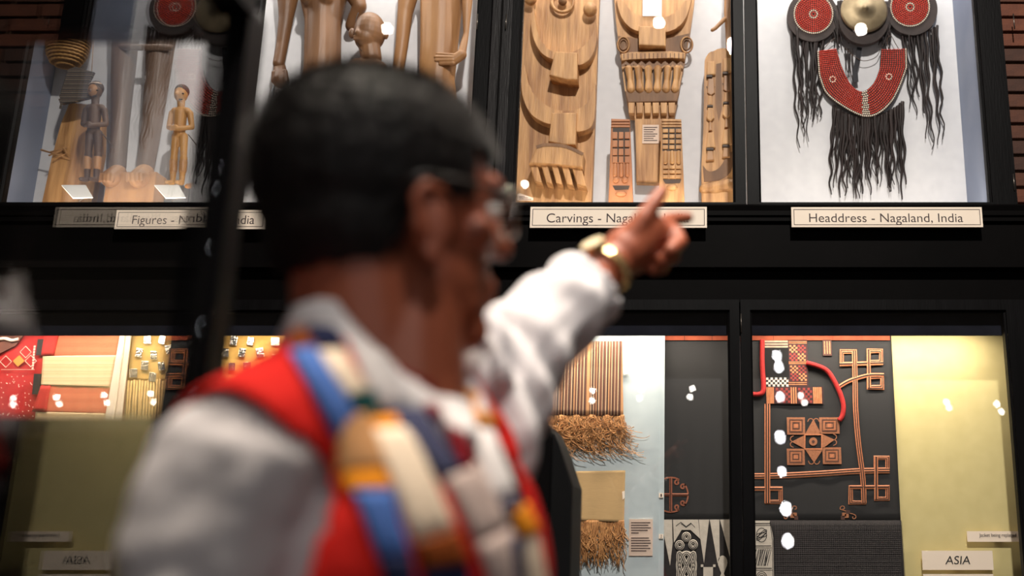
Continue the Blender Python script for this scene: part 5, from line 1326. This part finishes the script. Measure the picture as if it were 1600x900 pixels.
# ---- red vest over the shirt
M_VEST = mat('red_vest_wool', (196, 30, 26), (208, 40, 34), .9, scale=30, bump=.25, bscale=260, spec=.1)
vm = fuse('vest', torso(.016), .0055, 6)
bm = bmesh.new(); bm.from_mesh(vm)
kill = []
for v in bm.verts:
    p = v.co
    armR = (p - (Sr - tL * .035 - tU * .05)); armL = (p - (Sl + tL * .035 - tU * .05))
    inR = (armR.x * tF.x + armR.y * tF.y) ** 2 / .075 ** 2 + armR.z ** 2 / .105 ** 2 < 1 and (p - MID).dot(tL) < -.09
    inL = (armL.x * tF.x + armL.y * tF.y) ** 2 / .075 ** 2 + armL.z ** 2 / .105 ** 2 < 1 and (p - MID).dot(tL) > .09
    if inR or inL or (p - (NB + tU * .05)).length < .088 or p.z < ZS - .48: kill.append(v); continue
    lo = abs((p - MID).dot(tL)); fr = (p - MID).dot(tF)
    if fr > .05 and lo < .012 + .045 * max(0, min(1, (p.z - (ZS - .22)) / .25)): kill.append(v)
bmesh.ops.delete(bm, geom=kill, context='VERTS'); bm.to_mesh(vm); bm.free()
vest = link('vest', vm, M_VEST, pe, True)
md = vest.modifiers.new('thick', 'SOLIDIFY'); md.thickness = .005; md.offset = 1

# ---- patchwork scarf lying over the vest front: strips of cloth laid on the chest surface
srf = fuse('surf', torso(.023), .006, 8)
bv = BVHTree.FromPolygons([v.co.copy() for v in srf.vertices], [tuple(p.vertices) for p in srf.polygons]); bpy.data.meshes.remove(srf)
CP = Vector((0, 0, CAMZ))
def on_chest(x, y, off=0):
    d = (W(x, y, 1.0) - CP).normalized(); h = bv.ray_cast(CP, d)
    if h[0] is None:
        h = bv.find_nearest(W(x, y, .9))
    return h[0] + h[1] * off
def patch(c, pts, k=0, name='scarf_patch'):
    tl, tr, br, bl = [Vector(p) for p in pts]; n_, m_ = 7, 9; V, F = [], []
    for side in (0, 1):
        for j in range(m_ + 1):
            for i in range(n_ + 1):
                p = tl.lerp(tr, i / n_).lerp(bl.lerp(br, i / n_), j / m_)
                e = 0 if (i in (0, n_) or j in (0, m_)) else .0025
                V.append(on_chest(p.x, p.y, (.001 + .0012 * k + e) if side == 0 else -.002))
    q = n_ + 1; N = q * (m_ + 1)
    for j in range(m_):
        for i in range(n_):
            a = j * q + i; F.append((a, a + q, a + q + 1, a + 1)); F.append((N + a, N + a + 1, N + a + q + 1, N + a + q))
    for i in range(n_): F.append((i, i + 1, N + i + 1, N + i)); a = m_ * q + i; F.append((a + 1, a, N + a, N + a + 1))
    for j in range(m_): a = j * q; F.append((a + q, a, N + a, N + a + q)); a = j * q + n_; F.append((a, a + q, N + a + q, N + a))
    return from_py(name, V, F, mat('wool_%d_%d_%d' % c, c, tuple(min(255, int(q * 1.08) + 3) for q in c), .9, scale=40, bump=.3, bscale=300, spec=.1), scarf, True)
BLUE, NAVY, CREAM, TANP, ORAN, GRN, WINE, GREY, PINK, BRNP, WHT = (72, 104, 170), (34, 38, 66), (222, 202, 180), (168, 124, 84), (226, 140, 34), (20, 66, 66), (120, 18, 30), (58, 60, 84), (184, 164, 158), (120, 58, 22), (214, 208, 208)
scarf = empty('patchwork_scarf'); scarf.parent = pe
for k, (c, pts) in enumerate([
    (NAVY, [(462, 480), (520, 500), (545, 545), (486, 540)]), (BRNP, [(446, 505), (474, 510), (496, 548), (456, 552)]),
    (BLUE, [(452, 552), (492, 545), (556, 655), (528, 690)]), (CREAM, [(490, 548), (535, 545), (578, 615), (545, 630)]),
    (GRN, [(540, 615), (580, 610), (600, 655), (562, 662)]), (TANP, [(526, 655), (572, 640), (606, 735), (528, 742)]), (ORAN, [(524, 728), (604, 728), (612, 766), (538, 768)]),
    (BLUE, [(552, 768), (612, 766), (640, 868), (592, 874)]), (NAVY, [(592, 874), (640, 868), (650, 930), (606, 935)]),
    (ORAN, [(572, 655), (622, 650), (628, 668), (580, 672)]), (CREAM, [(580, 672), (640, 668), (712, 830), (648, 850)]), (BRNP, [(648, 850), (712, 830), (730, 880), (660, 890)]), (NAVY, [(660, 890), (730, 880), (740, 940), (670, 945)]),
    (WHT, [(545, 535), (600, 560), (640, 632), (590, 640)]), (WINE, [(618, 575), (672, 600), (690, 660), (645, 632)]),
    (GREY, [(602, 642), (654, 630), (726, 740), (690, 752)]), (WINE, [(690, 640), (712, 660), (740, 735), (722, 735)]),
    (WHT, [(676, 620), (735, 625), (745, 690), (706, 680)]), (PINK, [(695, 745), (745, 720), (800, 820), (745, 850)]), (PINK, [(745, 850), (795, 825), (815, 930), (775, 940)]),
    (ORAN, [(712, 602), (752, 618), (775, 668), (738, 665)]), (WHT, [(738, 668), (770, 672), (808, 770), (772, 785)]), (NAVY, [(772, 786), (808, 776), (822, 800), (790, 812)]),
    (ORAN, [(794, 800), (818, 786), (840, 830), (812, 842)]), (CREAM, [(812, 842), (840, 830), (858, 930), (820, 930)]), (NAVY, [(788, 842), (814, 838), (822, 930), (796, 930)])]):
    patch(c, pts, k % 3)

# ---- wristwatch with linked gold bracelet
wc = elbL.lerp(wriL, 1.0) + axL * -.004; s_ = axL.cross(Vector((0, 0, 1))).normalized(); u_ = s_.cross(axL)
M_GOLD = mat('gold_links', (206, 176, 120), (226, 200, 146), .25, metal=.9, scale=60)
nl = 22
lk = bmesh.new(); bm_box(lk, -.0065, .0065, -.0021, .0021, -.0048, .0048, .0012); lme = bpy.data.meshes.new('bracelet_link'); lk.to_mesh(lme); lk.free(); lme.materials.append(M_GOLD)
watch = None
RW = .0335
for i in range(nl):
    a = 2 * math.pi * i / nl; d = s_ * math.cos(a) + u_ * math.sin(a); tq = axL.cross(d)
    mtx = Matrix((axL, d, tq)).transposed().to_4x4(); mtx.translation = wc + d * RW
    o = bpy.data.objects.new('bracelet_link', lme); COL.objects.link(o)
    if watch is None:
        V, F = tube_geo([wc + (s_ * math.cos(b) + u_ * math.sin(b)) * (RW - .0005) for b in [k_ * math.pi / 12 for k_ in range(24)]], .0026, 6, closed=True)
        watch = from_py('wristwatch', V, F, M_GOLD, pe, True)
    o.matrix_world = mtx; o.parent = watch; o.matrix_parent_inverse = Matrix()
d = (u_ * .92 - s_ * -.1 + Vector((-.45, -.5, 0)) * .3).normalized(); d = (d - axL * d.dot(axL)).normalized(); tq = axL.cross(d)
for nm, r_, h0, h1, m_ in (('watch_case', .0175, -.001, .008, M_GOLD), ('watch_dial', .0145, .008, .0088, mat('cream_dial', (216, 196, 160), None, .4))):
    V = [wc + d * (RW + hh) + axL * r_ * math.cos(2 * math.pi * k_ / 24) + tq * r_ * math.sin(2 * math.pi * k_ / 24) for hh in (h0, h1) for k_ in range(24)]
    from_py(nm, V, [tuple(range(24))[::-1], tuple(range(24, 48))] + [(k_, (k_ + 1) % 24, 24 + (k_ + 1) % 24, 24 + k_) for k_ in range(24)], m_, watch)
# ---- trousers and shoes
M_TR = mat('dark_trousers', (34, 36, 44), (42, 44, 52), .9, scale=20)
tg_ = [cap(hipR, kR, .088, .066), cap(kR, fR + tU * .03, .066, .056), cap(hipL, kL, .088, .066), cap(kL, fL + tU * .03, .066, .056), tell(.01, 0, ZS - .52, .118, .165, .11)]
link('trousers', fuse('trousers', tg_, .007, 4), M_TR, pe, True)
for f_ in (fR, fL):
    a = Vector((f_.x, f_.y, .045)); link('shoe', fuse('shoe', [cap(a - tF * .05, a + tF * .06, .043, .045), cap(a + tF * .06, a + tF * .16 - tU * .008, .045, .036), cap(a - tF * .02 + tU * .02, a - tF * .02 + tU * .05, .042, .042)], .005, 3), mat('brown_leather', (56, 36, 26), (66, 44, 32), .4, scale=10), pe, True)
